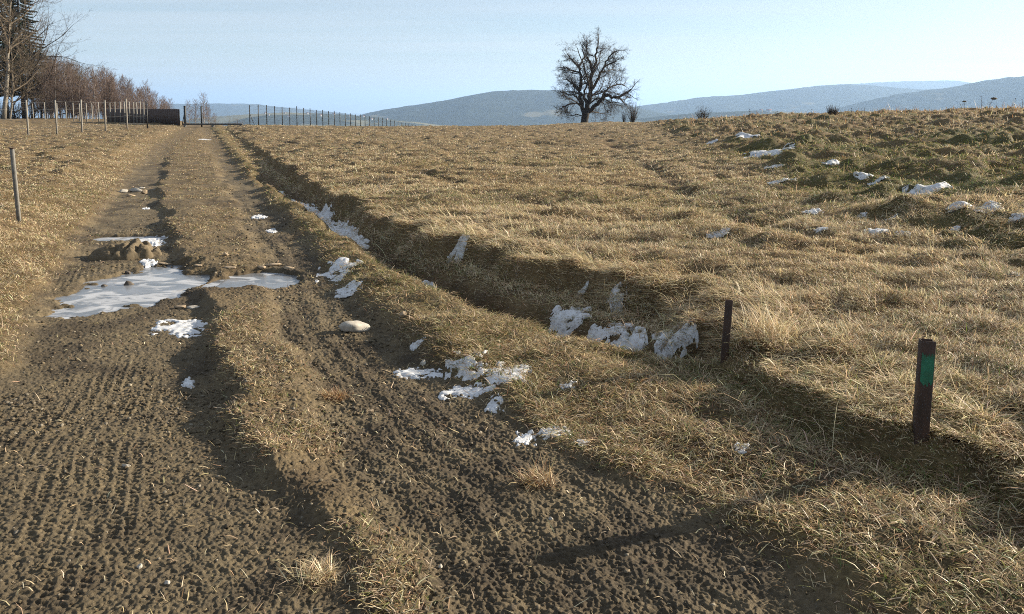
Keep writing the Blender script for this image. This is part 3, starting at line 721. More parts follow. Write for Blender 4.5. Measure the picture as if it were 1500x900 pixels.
# ------------------------------------------------------------------ posts and fences
def steel_stake(px, py_base, py_top, w, tilt, label, green):
    x, y = spot(px, py_base); z = h1(x, y)
    d = y; hgt = (py_base - py_top) / FPX * d * 1.0
    e = empty('steel_stake', (x, y, z), label, 'post', 'rusty stakes at the meadow edge', rz=.5)
    t = .004; b = MB()
    # open square tube: four walls, slightly dented rim
    hw = w / 2
    b.box((-hw, -hw, -.25), (hw, -hw + t, hgt), 0.0012); b.box((-hw, hw - t, -.25), (hw, hw, hgt - .004), 0.0012)
    b.box((-hw, -hw + t + .0005, -.25), (-hw + t, hw - t - .0005, hgt - .003), 0.001); b.box((hw - t, -hw + t + .0005, -.25), (hw, hw - t - .0005, hgt - .006), 0.001)
    tube = b.build('tube', M['rust'], e)
    cap = MB().box((-hw + t, -hw + t, hgt - .03), (hw - t, hw - t, hgt - .022)).build('plug', M['heap'], e)
    if green:
        g = MB()
        z0, z1 = hgt * .56, hgt * .86
        n = 14; P = []
        rg = np.random.default_rng(5)
        zz = np.linspace(-hw * .9, hw * .9, n)
        lo = z0 + rg.uniform(-.012, .012, n); hi = z1 + rg.uniform(-.012, .012, n)
        for face in (0,):
            V = []
            for k in range(n):
                for q in (lo[k], hi[k]):
                    V.append((zz[k], -hw - .0008, q) if face == 0 else (-hw - .0008, zz[k], q))
            F = [(2 * k, 2 * k + 2, 2 * k + 3, 2 * k + 1) for k in range(n - 1)]
            g.add(V, F)
        g.build('paint_band', M['green_paint'], e)['label'] = 'worn green painted waymark band'
    e.rotation_euler = (tilt[1], tilt[0], -.22)
    return e
steel_stake(1348, 637, 489, .053, (.02, .02), 'thick rusty square steel stake with a green painted band in the grassy bank', True)
steel_stake(1061, 526, 435, .040, (.055, .02), 'thinner plain rusty stake leaning slightly at the near end of the ditch', False)

x, y = spot(28, 325)
e = empty('fence_post', (x, y, h1(x, y)), 'lone thin grey post standing in dry grass on the left verge', 'post')
MB().box((-.021, -.021, -.3), (.021, .021, .89), .005).build('shaft', M['post_left'], e)
MB().box((-.024, -.024, .89), (.024, .024, .903), .004).build('cap', M['rust'], e)
e.rotation_euler = (.01, -.035, .3)

def wire_fence(name, label, pts, hgt, w, mat, wires, group=None, jitter=.02, brace_at=(), wire_r=.004, name_last_dark=False):
    x0, y0 = pts[0]; z0 = h1(x0, y0)
    e = empty(name, (x0, y0, z0), label, 'fence', group)
    P = [(x - x0, y - y0, h1(x, y) - z0) for x, y in pts]
    rg = random.Random(len(pts))
    for k, (x, y, z) in enumerate(P):
        hh = hgt * rg.uniform(.97, 1.03)
        dark = name_last_dark and k == len(P) - 1
        a, b = rg.uniform(-jitter, jitter), rg.uniform(-jitter, jitter)
        ww = w * rg.uniform(.9, 1.12) if jitter > .01 else w
        m = MB(); m.tube([(x, y, z - .3), (x + a * .5 * hh, y + b * .5 * hh, z + hh * .5), (x + a * hh, y + b * hh, z + hh)], [ww, ww, ww * .94], 8)
        m.build('post', M['dark_steel'] if dark else M[mat], e)
        if k in brace_at:
            q = P[k + 1] if k + 1 < len(P) else P[k - 1]
            t = .75 / max(math.hypot(q[0] - x, q[1] - y), .1)
            MB().tube([(x, y, z + hh * .62), (x + (q[0] - x) * t, y + (q[1] - y) * t, z - .05)], w * .6, 6).build('brace', M['dark_steel'], e)
    for hw in wires:
        L_ = []
        for k in range(len(P) - 1):
            a, b = np.array(P[k]), np.array(P[k + 1])
            for t in (0, .25, .5, .75): L_.append(a + (b - a) * t + np.array([0, 0, hw - .03 * math.sin(t * PI)]))
        L_.append(np.array(P[-1]) + np.array([0, 0, hw]))
        MB().tube(L_, wire_r, 3).build('wire', M['wire'] if mat != 'dark_steel' else M['dark_steel'], e)
    return e

nf = [spot(px, py) for px, py in ((-8, 200.5), (41.6, 198), (83.6, 196), (120.4, 194), (154.6, 192), (186.7, 190), (216.4, 188.6))]
wire_fence('wire_fence', 'near row of tall grey fence posts with thin wires left of the track', nf, 1.72, .046, 'post_grey', (.35, .8, 1.25, 1.62), 'wire fences left of the gate', .02, (), .005, True)
bx = [8, 30, 51, 68, 86, 99, 109.5, 118.5, 128.6, 137, 146.5, 155, 163, 170, 178, 184.5, 191.5, 197.5, 202.5, 207.5, 212]
a0, a1 = np.array(at(216, 61.5)), np.array(at(-14, 95.0))
bf = []
for px in bx:                                            # straight run from the gate post towards the wood
    k = (px - 750) / FPX; dd = a1 - a0; t = (k * a0[1] - a0[0]) / (dd[0] - k * dd[1]); bf.append(tuple(a0 + dd * t))
wire_fence('wire_fence', 'far row of pale fence posts running from the gate towards the wood', bf, 1.72, .048, 'post_grey', (.5, 1.1, 1.6), 'wire fences left of the gate', .025, (), .005)

X0, Y0, da, db = -19.9, 60.0, .25, 1.27
rf = [(X0 + k * da, Y0 + k * db) for k in range(32)]
wire_fence('mesh_fence', 'long dark mesh fence running downhill from the gate to the crest', rf, 1.62, .036, 'dark_steel', (.1, .3, .5, .7, .9, 1.1, 1.3, 1.5, 1.58), None, .004, (0,), .0035)

def gate():
    p1 = np.array(at(264, 60.5)); p0 = np.array(at(158, 69.0))
    z1, z0 = h1(*p1), h1(*p0)
    e = empty('sliding_gate', (p1[0], p1[1], z1), 'dark boarded sliding gate panel pulled open behind the fence posts', 'gate', rz=math.atan2(p0[1] - p1[1], p0[0] - p1[0]))
    Lg = float(np.linalg.norm(p0 - p1)); hg = 1.32
    b = MB(); nb = 44
    for k in range(nb):
        x0 = .06 + (Lg - .12) * k / nb; b.box((x0 + .004, -.015, .10), (x0 + (Lg - .12) / nb - .006, .015, hg - .02 + .01 * (k % 3)))
    b.build('board_panel', M['dark_board'], e)
    f = MB(); f.box((0, -.045, .03), (Lg, -.018, .10)); f.box((0, -.045, hg - .1), (Lg, -.018, hg - .03)); f.box((0, -.045, .103), (.07, -.018, hg - .103)); f.box((Lg - .07, -.045, .103), (Lg, -.018, hg - .103)); f.box((Lg * .5 - .03, -.045, .103), (Lg * .5 + .03, -.018, hg - .103))
    f.build('gate_frame', M['dark_steel'], e)
    x, y = at(272.5, 60.0); e2 = empty('gate_post', (x, y, h1(x, y)), 'dark gate post with a brace at the end of the boarded panel', 'gate post', 'gate posts')
    MB().box((-.07, -.07, -.3), (.07, .07, 1.58), .01).build('post', M['dark_steel'], e2); MB().tube([(0, 0, 1.2), (-.32, .1, .02)], .03, 6).build('brace', M['dark_steel'], e2)
    MB().box((-.08, -.08, 1.58), (.08, .08, 1.605), .006).build('cap', M['dark_steel'], e2)
    x, y = at(296.5, 60.2); e3 = empty('gate_post', (x, y, h1(x, y)), 'slim dark gate post standing alone in the middle of the open gateway', 'gate post', 'gate posts')
    MB().box((-.05, -.05, -.3), (.05, .05, 1.58), .01).build('post', M['dark_steel'], e3); MB().box((-.058, -.058, 1.58), (.058, .058, 1.60), .006).build('cap', M['dark_steel'], e3)
    xa, ya = at(269, 59.5); xb, yb = at(357, 59.6)
    e4 = empty('gate_rail', (xa, ya, max(h1(xa, ya), h1(xb, yb))), 'low rail beam lying across the gateway between the dark posts', 'gate rail')
    MB().box((0, -.05, .04), (xb - xa, .05, .16), .01).build('beam', M['rail'], e4)
    for t in (.03, .5, .97): MB().box(((xb - xa) * t - .08, -.09, -.15), ((xb - xa) * t + .08, .09, .038), .01).build('foot', M['post_left'], e4)
gate()

# ------------------------------------------------------------------ trees
def wob(P0, d, Ln, n, rg, wig=.12, up=0.0):
    P = [np.array(P0, float)]; d = np.array(d, float); d /= np.linalg.norm(d)
    for k in range(n):
        d = d + rg.standard_normal(3) * wig + np.array([0, 0, up]); d /= np.linalg.norm(d)
        P.append(P[-1] + d * (Ln / n))
    return np.array(P)

def side_dir(T, rg, spread, bias=None):
    v = rg.standard_normal(3); v -= T * v.dot(T); v /= max(np.linalg.norm(v), 1e-6)
    d = T * math.cos(spread) + v * math.sin(spread)
    if bias is not None: d = d + bias
    return d / np.linalg.norm(d)

def sprout(mb, P, r0, Ln, level, rg, cfg):
    """side branches along the limb P"""
    if level >= len(cfg): return
    num, ln, t0, wig, up, spread, sides, rr = cfg[level]
    n = max(1, int(round(num * rg.uniform(.8, 1.2))))
    for k in range(n):
        t = t0 + (1 - t0) * (k + rg.random()) / n
        i = min(int(t * (len(P) - 1)), len(P) - 2); fr = t * (len(P) - 1) - i
        p = P[i] + (P[i + 1] - P[i]) * fr; T = P[i + 1] - P[i]; T /= max(np.linalg.norm(T), 1e-6)
        L2 = Ln * ln * rg.uniform(.65, 1.25) * (1.15 - .45 * t)
        d = side_dir(T, rg, spread * rg.uniform(.7, 1.3))
        if k == n - 1: d = (T + .3 * d) / np.linalg.norm(T + .3 * d); p = P[-1]
        ns = 5 if level == 0 else (4 if level == 1 else 3)
        Q = wob(p, d, L2, ns, rg, wig, up)
        r1 = max(r0 * rr * (1 - .4 * t), cfg[-1][7] if level == len(cfg) - 1 else .004)
        mb.tube(Q, np.linspace(r1, r1 * .4, len(Q)), sides, False)
        sprout(mb, Q, r1, L2, level + 1, rg, cfg)

def oak():
    D = 92.0; bx_, by_ = at(856, D); zb = h1(bx_, by_) - .1
    e = empty('bare_tree', (bx_, by_, zb), 'large bare spreading tree standing alone on the crest of the meadow', 'tree')
    sc = 1 / 3.75 * D / FPX; rg = np.random.default_rng(4)
    def pt(cx, cz, dy=0): return np.array([(cx - 584) * sc, dy, (590 - cz) * sc])
    def limb(pts, depth):
        n = len(pts); P = [pt(a, b, depth * (k / (n - 1)) ** 1.2 * sc * 100) for k, (a, b) in enumerate(pts)]
        P = np.array(P); Q = []
        for k in range(n - 1):
            for t in (0, .33, .66): Q.append(P[k] + (P[k + 1] - P[k]) * t + rg.standard_normal(3) * .05 * (k > 0))
        Q.append(P[-1]); return np.array(Q)
    tr = MB(); cr = MB()
    a = [(pt(580, 604), .72), (pt(582, 590), .58), (pt(584, 575), .46), (pt(586, 550), .42), (pt(590, 528), .44), (pt(593, 515), .40)]
    tr.tube([p for p, _ in a], [r for _, r in a], 12)
    limbs = [
        ([(586, 530), (570, 500), (560, 450), (552, 410), (560, 365), (558, 330), (548, 290), (546, 268)], -.3, .27, 7),
        ([(546, 268), (520, 240), (490, 215), (470, 190)], -.6, .12, 6), ([(548, 272), (570, 240), (580, 205), (570, 160), (575, 130)], .4, .13, 7),
        ([(552, 410), (560, 370), (592, 360), (590, 330)], .8, .12, 4),
        ([(590, 520), (603, 480), (612, 430), (622, 380), (618, 330), (628, 280), (615, 235), (600, 205)], .35, .30, 8),
        ([(628, 280), (645, 245), (640, 200), (650, 150), (655, 110)], -.5, .16, 8), ([(600, 205), (590, 170), (600, 130), (590, 105)], .5, .11, 6),
        ([(596, 470), (580, 440), (590, 400), (608, 360), (612, 320)], 1.3, .15, 4),
        ([(595, 522), (625, 500), (655, 475), (672, 455), (700, 425), (735, 440), (775, 440), (815, 425), (850, 400)], -.7, .26, 9),
        ([(672, 455), (690, 420), (710, 395), (750, 375), (800, 365), (835, 372)], .9, .15, 9), ([(775, 440), (800, 455), (830, 445), (850, 440)], .5, .08, 6),
        ([(618, 400), (640, 370), (655, 340), (670, 300), (690, 270), (695, 240), (725, 205), (755, 180)], -.9, .18, 9),
        ([(670, 300), (710, 290), (750, 280), (785, 285)], .8, .10, 8), ([(690, 270), (735, 245), (775, 225)], -.6, .09, 7),
        ([(566, 480), (545, 440), (520, 425), (480, 425), (440, 410)], .6, .13, 8), ([(562, 470), (520, 470), (480, 485), (450, 500), (430, 515)], -.9, .11, 8),
        ([(556, 400), (525, 370), (490, 345), (455, 330)], .9, .12, 8), ([(550, 300), (510, 290), (475, 275), (445, 265)], -.8, .11, 8),
        ([(582, 540), (540, 535), (500, 545), (465, 560)], .5, .08, 7), ([(600, 520), (640, 520), (680, 535), (720, 550)], 1.2, .09, 7),
        ([(612, 440), (640, 420), (680, 400), (720, 330)], 1.6, .12, 7), ([(600, 460), (570, 420), (530, 380), (500, 300)], 1.7, .12, 7),
        ([(620, 330), (640, 290), (680, 230), (700, 160)], 1.8, .11, 8), ([(612, 430), (600, 360), (560, 260), (520, 170)], -1.9, .12, 8),
        ([(600, 480), (650, 440), (720, 470), (770, 480)], -1.6, .10, 7), ([(590, 500), (540, 480), (500, 450), (470, 455)], -1.6, .10, 6),
    ]
    cfg = [(1, .42, .30, .13, .03, .85, 5, .48), (6, .55, .15, .16, .02, .75, 4, .5), (5, .62, .12, .2, .0, .75, 3, .5), (3, .75, .15, .2, 0, .7, 3, .008)]
    for pts, depth, r, nb in limbs:
        pts = [(a + (600 - a) * .09 * (k / (len(pts) - 1)), b + (330 - b) * .09 * (k / (len(pts) - 1))) for k, (a, b) in enumerate(pts)]
        P = limb(pts, depth); Ln = np.linalg.norm(np.diff(P, axis=0), axis=1).sum()
        (tr if r > .2 else cr).tube(P, np.linspace(r, r * .38, len(P)), 8 if r > .12 else 6, False)
        c = [(nb * 1.25, min(.42, 1.9 / Ln), .28, .13, .03, .85, 5, .48)] + cfg[1:]
        sprout(cr, P, r * .7, Ln, 0, rg, c)
    tr.build('trunk', M['bark_dark'], e, True); cr.build('crown', M['twig'], e, True)
oak()

def bare_tree(name, x, y, hgt, r, seed, label, group=None, lean=(0, 0), mat_t='bark_pale', mat_c='twig', fork=.35, width=.35, reach=None, cat='tree'):
    e = empty(name, (x, y, h1(x, y) - .1), label, cat, group)
    rg = np.random.default_rng(seed); tr, cr = MB(), MB()
    P = wob((0, 0, 0), (lean[0], lean[1], 1), hgt * .95, 12, rg, .05, .02)
    tr.tube(P, np.linspace(r, r * .12, len(P)), 9)
    c = [(9, .38, .2, .12, .05, .85, 5, .42), (5, .5, .2, .15, .03, .75, 4, .5), (5, .5, .15, .18, .02, .7, 3, .5), (4, .55, .15, .2, 0, .7, 3, .011)]
    n = 14
    for k in range(n):
        t = fork + (1 - fork) * (k + rg.random()) / n * .95
        i = min(int(t * 12), 11); p = P[i] + (P[i + 1] - P[i]) * (t * 12 - i)
        a = k * 2.4 + rg.uniform(-.4, .4)
        d = np.array([math.cos(a), math.sin(a), .55 + .5 * rg.random()])
        if reach is not None and k % 2 == 0: d = d + np.array(reach)
        Ln = hgt * width * (1.2 - .75 * t) * rg.uniform(.8, 1.2)
        Q = wob(p, d, Ln, 7, rg, .12, .03); r1 = r * (1 - t) * .55 + .03
        cr.tube(Q, np.linspace(r1, r1 * .3, len(Q)), 6, False)
        sprout(cr, Q, r1 * .7, Ln, 1, rg, [None, (7, .45, .2, .14, .04, .75, 4, .5), (5, .5, .15, .18, .03, .7, 3, .5), (4, .55, .15, .2, .02, .7, 3, .010)])
    tr.build('trunk', M[mat_t], e, True); cr.build('crown', M[mat_c], e, True)
    return e
x, y = at(8, 84); bare_tree('bare_tree', x, y, 17, .24, 21, 'tall bare tree with a pale trunk at the corner of the wood', 'bare trees at the corner of the wood', (.02, 0), 'bark_pale', 'twig_tan', .30, .36, (.9, -.2, .1))
x, y = at(-26, 88); bare_tree('bare_tree', x, y, 18, .26, 22, 'bare tree mostly out of view whose branches reach over the pale trunk', 'bare trees at the corner of the wood', (.05, 0), 'bark_pale', 'twig_tan', .35, .36, (.7, 0, 0))
x, y = at(40, 87); bare_tree('bare_tree', x, y, 11.5, .17, 23, 'dark bare tree with long boughs sweeping out towards the birches', 'bare trees at the corner of the wood', (.10, 0), 'bark_dark', 'twig', .22, .62, (1.5, -.1, .12))
x, y = at(16, 80); bare_tree('bare_tree', x, y, 8, .10, 24, 'slender young bare tree in front of the spruce', 'bare trees at the corner of the wood', (.12, 0), 'bark_pale', 'twig_tan', .2, .5, (.8, 0, .2))

for k, (px, d, hh, lb) in enumerate([(62, 90, 7.6, 'bushy brown bare tree leaning out of the wood corner before the birches'), (84, 93, 7.2, 'bushy brown bare tree at the tall end of the birch thicket'), (24, 86, 6.5, 'low spreading bare tree at the feet of the dark spruces'), (52, 96, 8.5, 'fuller bare tree behind the leaning one at the wood corner'), (108, 94, 6.2, 'low bushy bare tree in the birch thicket behind the tall near posts')]):
    x, y = at(px, d); bare_tree('bare_tree', x, y, hh, .09, 240 + k, lb, 'bare trees at the corner of the wood', (.06, 0), 'bark_dark', 'twig_tan', .06, .5, (.5, 0, .1))

def spruce(x, y, hgt, seed, label, group=None):
    e = empty('spruce_tree', (x, y, h1(x, y) - .1), label, 'tree', group)
    rg = np.random.default_rng(seed); tr = MB(); tr.tube([(0, 0, 0), (0, 0, hgt * .5), (.05, 0, hgt)], [.22, .14, .02], 9); tr.build('trunk', M['bark_dark'], e, True)
    V = []; F = []; br = MB(); n0 = 0
    for k in range(300):
        t = .16 + .83 * (k + rg.random()) / 300
        Ln = (hgt * .20) * (1 - t) ** .8 * rg.uniform(.55, 1.2) + .15; a = k * 2.4 + rg.uniform(-.5, .5); z = hgt * t
        s = np.linspace(0, 1, 6); drop = -.28 * s ** 1.5 * Ln + .12 * s ** 4 * Ln
        B = np.stack([np.cos(a) * s * Ln, np.sin(a) * s * Ln, z + drop], 1); br.tube(B, np.linspace(.03, .006, 6), 3, False)
        m = int(20 + 40 * Ln)
        for q in range(m):
            u = rg.uniform(.12, 1) ** .8; p = np.array([np.cos(a) * u * Ln, np.sin(a) * u * Ln, z + np.interp(u, s, drop)])
            sd = rg.choice([-1, 1]); w = (.24 + .18 * Ln * (1.1 - u)); side = np.array([-np.sin(a), np.cos(a), 0]) * sd; fw = np.array([np.cos(a), np.sin(a), 0])
            tip = p + (side * .8 + fw * .6) * w * rg.uniform(.6, 1.5) + np.array([0, 0, -rg.uniform(.02, .3) * w * 2])
            o = fw * .05 + np.array([0, 0, .03])
            V += [p - o, p + o, tip]; F.append((n0, n0 + 1, n0 + 2)); n0 += 3
    br.build('branches', M['bark_dark'], e, True)
    mesh_q('crown', np.array(V), np.array(F), M['needle'], e, False)
x, y = at(37, 92); spruce(x, y, 19, 31, 'dark green spruce tree behind the bare trunks at the wood corner')
x, y = at(13, 98); spruce(x, y, 21, 33, 'taller dark spruce half hidden behind the pale bare trunk')

def birch(seed, hgt):
    e = empty('birch_tree', (0, 0, 0), 'thin bare birch with reddish twigs in the thicket behind the fence', 'tree', 'birches in the thicket')
    rg = np.random.default_rng(seed); tr, cr = MB(), MB()
    P = wob((0, 0, 0), (rg.normal(0, .04), rg.normal(0, .04), 1), hgt, 9, rg, .035, .02)
    tr.tube(P, np.linspace(.055, .010, len(P)), 6, False)
    n = 36
    for k in range(n):
        t = .03 + .93 * (k + rg.random()) / n; i = min(int(t * 9), 8); p = P[i] + (P[i + 1] - P[i]) * (t * 9 - i)
        a = k * 2.4; d = np.array([math.cos(a), math.sin(a), 1.3 + .6 * rg.random()]); Ln = hgt * (.30 - .20 * t) * rg.uniform(.7, 1.3)
        Q = wob(p, d, Ln, 5, rg, .09, .06); cr.tube(Q, np.linspace(.016, .006, len(Q)), 3, False)
        sprout(cr, Q, .01, Ln, 0, rg, [(6, .5, .12, .12, .08, .55, 3, .6), (4, .6, .15, .15, .06, .55, 3, .010)])
    tr.build('trunk', M['bark_birch'], e, True); cr.build('crown', M['twig_red'], e, True)
    return e
protos = [birch(40 + k, 6.5) for k in range(7)]
top = ((40, 105), (70, 98), (98, 92), (112, 100), (130, 113), (150, 106), (165, 112), (176, 112), (190, 124), (205, 126), (216, 124), (228, 138), (242, 145), (255, 152), (266, 160))
tx, ty = zip(*top); used = 0; rg = random.Random(3)
for k in range(120):
    px = (rg.triangular(44, 264, 90) if k % 3 else rg.uniform(120, 264)) if k > 20 else 48 + k * 10.6
    d = rg.uniform(86, 112); x, y = at(px, d)
    # keep the thicket behind the far fence
    base = 158 + (1.5 - h1(x, y)) * FPX / d
    hh = (base - np.interp(px, tx, ty)) / FPX * d * rg.uniform(.78, 1.14)
    o = protos[k % 7] if k < 7 else copy_tree(protos[k % 7])
    o.location = (x, y, h1(x, y) - .1); s = hh / 6.5; o.scale = (s * 1.05, s * 1.05, s); o.rotation_euler = (0, 0, rg.uniform(0, 6.28))
for k, (px, d, hh, lb) in enumerate([(279, 92, 2.8, 'small reddish birch seen through the gateway beside the braced post'), (287, 96, 3.2, 'thin birch between the two dark gate posts'), (300, 94, 4.1, 'tallest birch sapling right of the slim gate post'), (308, 97, 3.4, 'birch sapling farthest right beyond the gateway'), (316, 99, 2.2, 'low birch scrub fading out beyond the gateway')]):
    o = copy_tree(protos[k + 1]); x, y = at(px, d); o.location = (x, y, h1(x, y) - .1); o.scale = (hh / 6.5 * 1.25,) * 2 + (hh / 6.5,); o['label'] = lb; o['group'] = 'birch saplings beyond the gateway'

def shrub(name, x, y, hgt, wid, seed, label, n=40, mat='twig', cat='shrub', sink=.05):
    e = empty(name, (x, y, h1(x, y) - sink), label, cat)
    rg = np.random.default_rng(seed); st, cr = MB(), MB()
    for k in range(n):
        a = rg.uniform(0, 2 * PI); d = np.array([math.cos(a) * wid * rg.random(), math.sin(a) * wid * rg.random(), 1])
        Q = wob((math.cos(a) * .12 * wid, math.sin(a) * .12 * wid, 0), d, hgt * rg.uniform(.6, 1.05), 5, rg, .1, .03)
        st.tube(Q, np.linspace(.011, .004, 6) * max(1, hgt), 3, False)
        sprout(cr, Q, .008, hgt, 0, rg, [(4, .28, .25, .14, .05, .6, 3, .6), (3, .45, .2, .15, .04, .6, 3, .005)])
    st.build('stems', M[mat], e, True); cr.build('twigs', M[mat], e, True)
x, y = at(926, 84); shrub('bush', x, y, 2.2, .42, 71, 'small upright bare bush right behind the lone tree', 46, 'twig', sink=.1)
x, y = at(914, 84); shrub('bush', x, y, 1.3, .22, 75, 'tiny bare bush between the lone tree and a taller bush', 26, 'twig', sink=.1)
x, y = at(1028, 48); shrub('bush', x, y, .78, .95, 72, 'low rounded bare bush on the skyline right of the lone tree', 46, 'twig', sink=.1)
x, y = at(1218, 41); shrub('bush', x, y, .55, .6, 73, 'low bare bush on the skyline in the middle of the rough slope', 70, 'twig', sink=.06)
for k, (px, hh, lb) in enumerate([(2, 2.8, 'brown scrub at the feet of the pale bare trunk'), (22, 2.4, 'brown scrub between the two spruce trunks'), (44, 2.6, 'brown scrub right of the spruces behind the far fence')]):
    x, y = at(px, 92); shrub('bush', x, y, hh, 1.3, 80 + k, lb, 60, 'twig_tan', sink=.2)
x, y = at(345, 100); shrub('bush', x, y, 2.6, .6, 74, 'reddish scrub beyond the gateway beside the dark mesh fence', 40, 'twig_red', sink=.3)

def seedhead(px, d, hgt, lean, headw, label):
    x, y = at(px, d); e = empty('dry_weed', (x, y, h1(x, y) - .03), label, 'weed', 'tall dry weeds on the skyline')
    P = [(0, 0, 0), (lean * .2, 0, hgt * .5), (lean, 0, hgt)]; MB().tube(P, [.010, .008, .006], 4).build('stem', M['twig'], e)
    V, F = ICO3; V = V * np.array([headw, headw * .6, headw * .42]) * (1 + .5 * noise(V[:, 0] * 4, V[:, 1] * 4 + V[:, 2] * 3, int(px)))[:, None] + np.array([lean, 0, hgt])
    mesh_q('seed_head', V, F, M['heap'] if headw > .06 else M['twig'], e, False)
    m = MB(); rg = np.random.default_rng(int(px))
    for k in range(5):
        z = hgt * rg.uniform(.25, .8); s = rg.choice([-1, 1]); m.tube([(lean * .2, 0, z), (lean * .2 + s * .06, 0, z + .03), (lean * .2 + s * .11, .02, z - .01)], [.005, .004, .002], 3)
    m.build('dry_leaf', M['twig'], e)
seedhead(1411, 35, .42, -.03, .085, 'short dry weed with a fat brown head on the skyline')
seedhead(1446, 34.5, .50, .20, .12, 'bent dry weed with a broad nodding brown head on the skyline')
for k, (px, hh) in enumerate(((1187, .5), (1246, .42), (1260, .4), (1435, .6), (1483, .5), (1495, .45), (1096, .62), (1138, .45))):
    seedhead(px, np.interp(math.degrees(math.atan((px - 750) / FPX)), AZK, RCK), hh, .03 * (-1) ** k, .028, ['thin dark weed stalk left of the skyline bush', 'thin weed stalk right of the skyline bush', 'second thin weed stalk right of the skyline bush', 'tallest thin weed stalk between the two fat heads', 'thin weed stalk beyond the nodding head', 'thin weed stalk at the edge of view', 'tall thin weed stalk near the low rounded bush', 'thin weed stalk alone on the skyline before the slope bush'][k])

# ------------------------------------------------------------------ loose tufts lying on the track
def tuft(px, py, size, n, seed, label, cols):
    x0, y0 = spot(px, py); rg = np.random.default_rng(seed)
    x = x0 + rg.normal(0, size * .35, n); y = y0 + rg.normal(0, size * .3, n); z = fields(x, y, True)['z'] + np.abs(rg.normal(0, size * .12, n))
    o = blades('grass_tuft', x, y, z, size * rg.uniform(.4, 1.1, n), rg.uniform(.3, 1.2, n), rg.uniform(.2, 1.4, n), rg.uniform(0, 2 * PI, n), np.full(n, .0028), palette(n, cols))
    tag(o, label, 'grass tuft', 'dry tufts on the track')
tuft(490, 585, .085, 420, 1, 'small domed reddish dry tuft lying in the right rut', dict(red=.5, tan=.3, straw=.2))
tuft(787, 708, .10, 260, 2, 'loose spiky reddish tuft on the mud near the thin post shadow', dict(red=.4, straw=.4, tan=.2))
tuft(462, 848, .09, 260, 3, 'flattened pale tuft low in the middle of the track', dict(pale=.4, straw=.4, tan=.2))
tuft(1122, 497, .26, 900, 5, 'large pale tussock beside the thinner leaning stake', dict(pale=.7, straw=.3))

# ------------------------------------------------------------------ distant hills, valley houses
def hill(name, D, W, prof, mat, seed, bump=.0, z0=-175.0, nx=220, ny=48):
    px = np.array([p[0] for p in prof], float); py = np.array([p[1] for p in prof], float)
    u = np.linspace(px[0], px[-1], nx); v = np.linspace(-1, 1, ny)
    U, Vv = np.meshgrid(u, v, indexing='ij')
    top = CAM_H + (158 - np.interp(U, px, py)) / FPX * D
    ker = np.ones(7) / 7; t1 = np.convolve(np.pad(top[:, 0], 3, 'edge'), ker, 'valid'); top = np.repeat(t1[:, None], ny, 1)
    d = D + Vv * W
    X = (U - 750) / FPX * D; Y = d.copy()
    bell = np.cos(np.abs(Vv) ** 1.05 * PI / 2) ** 1.25
    spur = 1 - np.abs(Vv) * .45 * (.5 + .5 * fbm(X * .0016, Y * .0009, seed, 3))
    Z = z0 + (top - z0) * np.clip(bell * np.where(np.abs(Vv) < .05, 1, spur), 0, 1)
    Z = Z + bump * D / FPX * noise(X * .03, Y * .03, seed + 5) + .25 * bump * D / FPX * noise(X * .1, Y * .1, seed + 6)
    V = np.stack([X, Y, Z], -1).reshape(-1, 3)
    i, j = np.meshgrid(np.arange(nx - 1), np.arange(ny - 1), indexing='ij')
    F = np.stack([i * ny + j, (i + 1) * ny + j, (i + 1) * ny + j + 1, i * ny + j + 1], -1).reshape(-1, 4)
    o = mesh_q(name, V, F, M[mat], None, True); tag(o, kind='structure')
    return X, Y, Z
hill('hill', 4300, 1500, [(380, 215), (480, 185), (540, 166), (580, 158), (625, 152), (655, 147), (690, 140), (720, 135), (760, 132.5), (800, 132.5), (845, 134), (880, 143), (920, 155), (960, 164), (1010, 175), (1100, 200)], 'hill_near', 501, .6)
hill('hill', 5600, 1500, [(820, 190), (880, 168), (930, 156), (960, 153), (1000, 147), (1030, 142), (1065, 141), (1100, 138), (1130, 134), (1165, 130), (1200, 126), (1235, 124), (1270, 126), (1330, 131), (1420, 134), (1600, 138), (1800, 175)], 'hill_near', 503, .7)
hill('hill', 8200, 1700, [(980, 176), (1060, 143), (1110, 136), (1160, 131), (1200, 125.5), (1240, 124), (1300, 120.5), (1360, 119), (1395, 119), (1425, 124), (1500, 128), (1600, 130), (1750, 170)], 'hill_far', 505, .5)
hill('hill', 3600, 1000, [(1120, 196), (1200, 170), (1245, 155), (1290, 143), (1330, 136), (1380, 130), (1410, 126), (1440, 119), (1470, 114.5), (1500, 112.5), (1560, 108), (1680, 112), (1850, 170)], 'hill_near', 507, 1.2)
hill('hill', 7200, 1500, [(60, 175), (150, 158), (240, 153), (315, 152), (372, 152.5), (400, 156), (440, 160), (500, 166), (600, 184)], 'hill_far', 509, .4)
VX, VY, VZ = hill('valley_slope', 3000, 900, [(200, 190), (300, 172), (360, 168), (420, 165), (480, 167), (540, 171), (600, 178), (700, 190), (820, 200)], 'hill_low', 511, .4)
VX2, VY2, VZ2 = hill('valley_slope', 2800, 800, [(860, 196), (920, 176), (1000, 167), (1060, 164), (1110, 162), (1170, 165), (1250, 172), (1400, 185), (1600, 205)], 'hill_low', 513, .4)

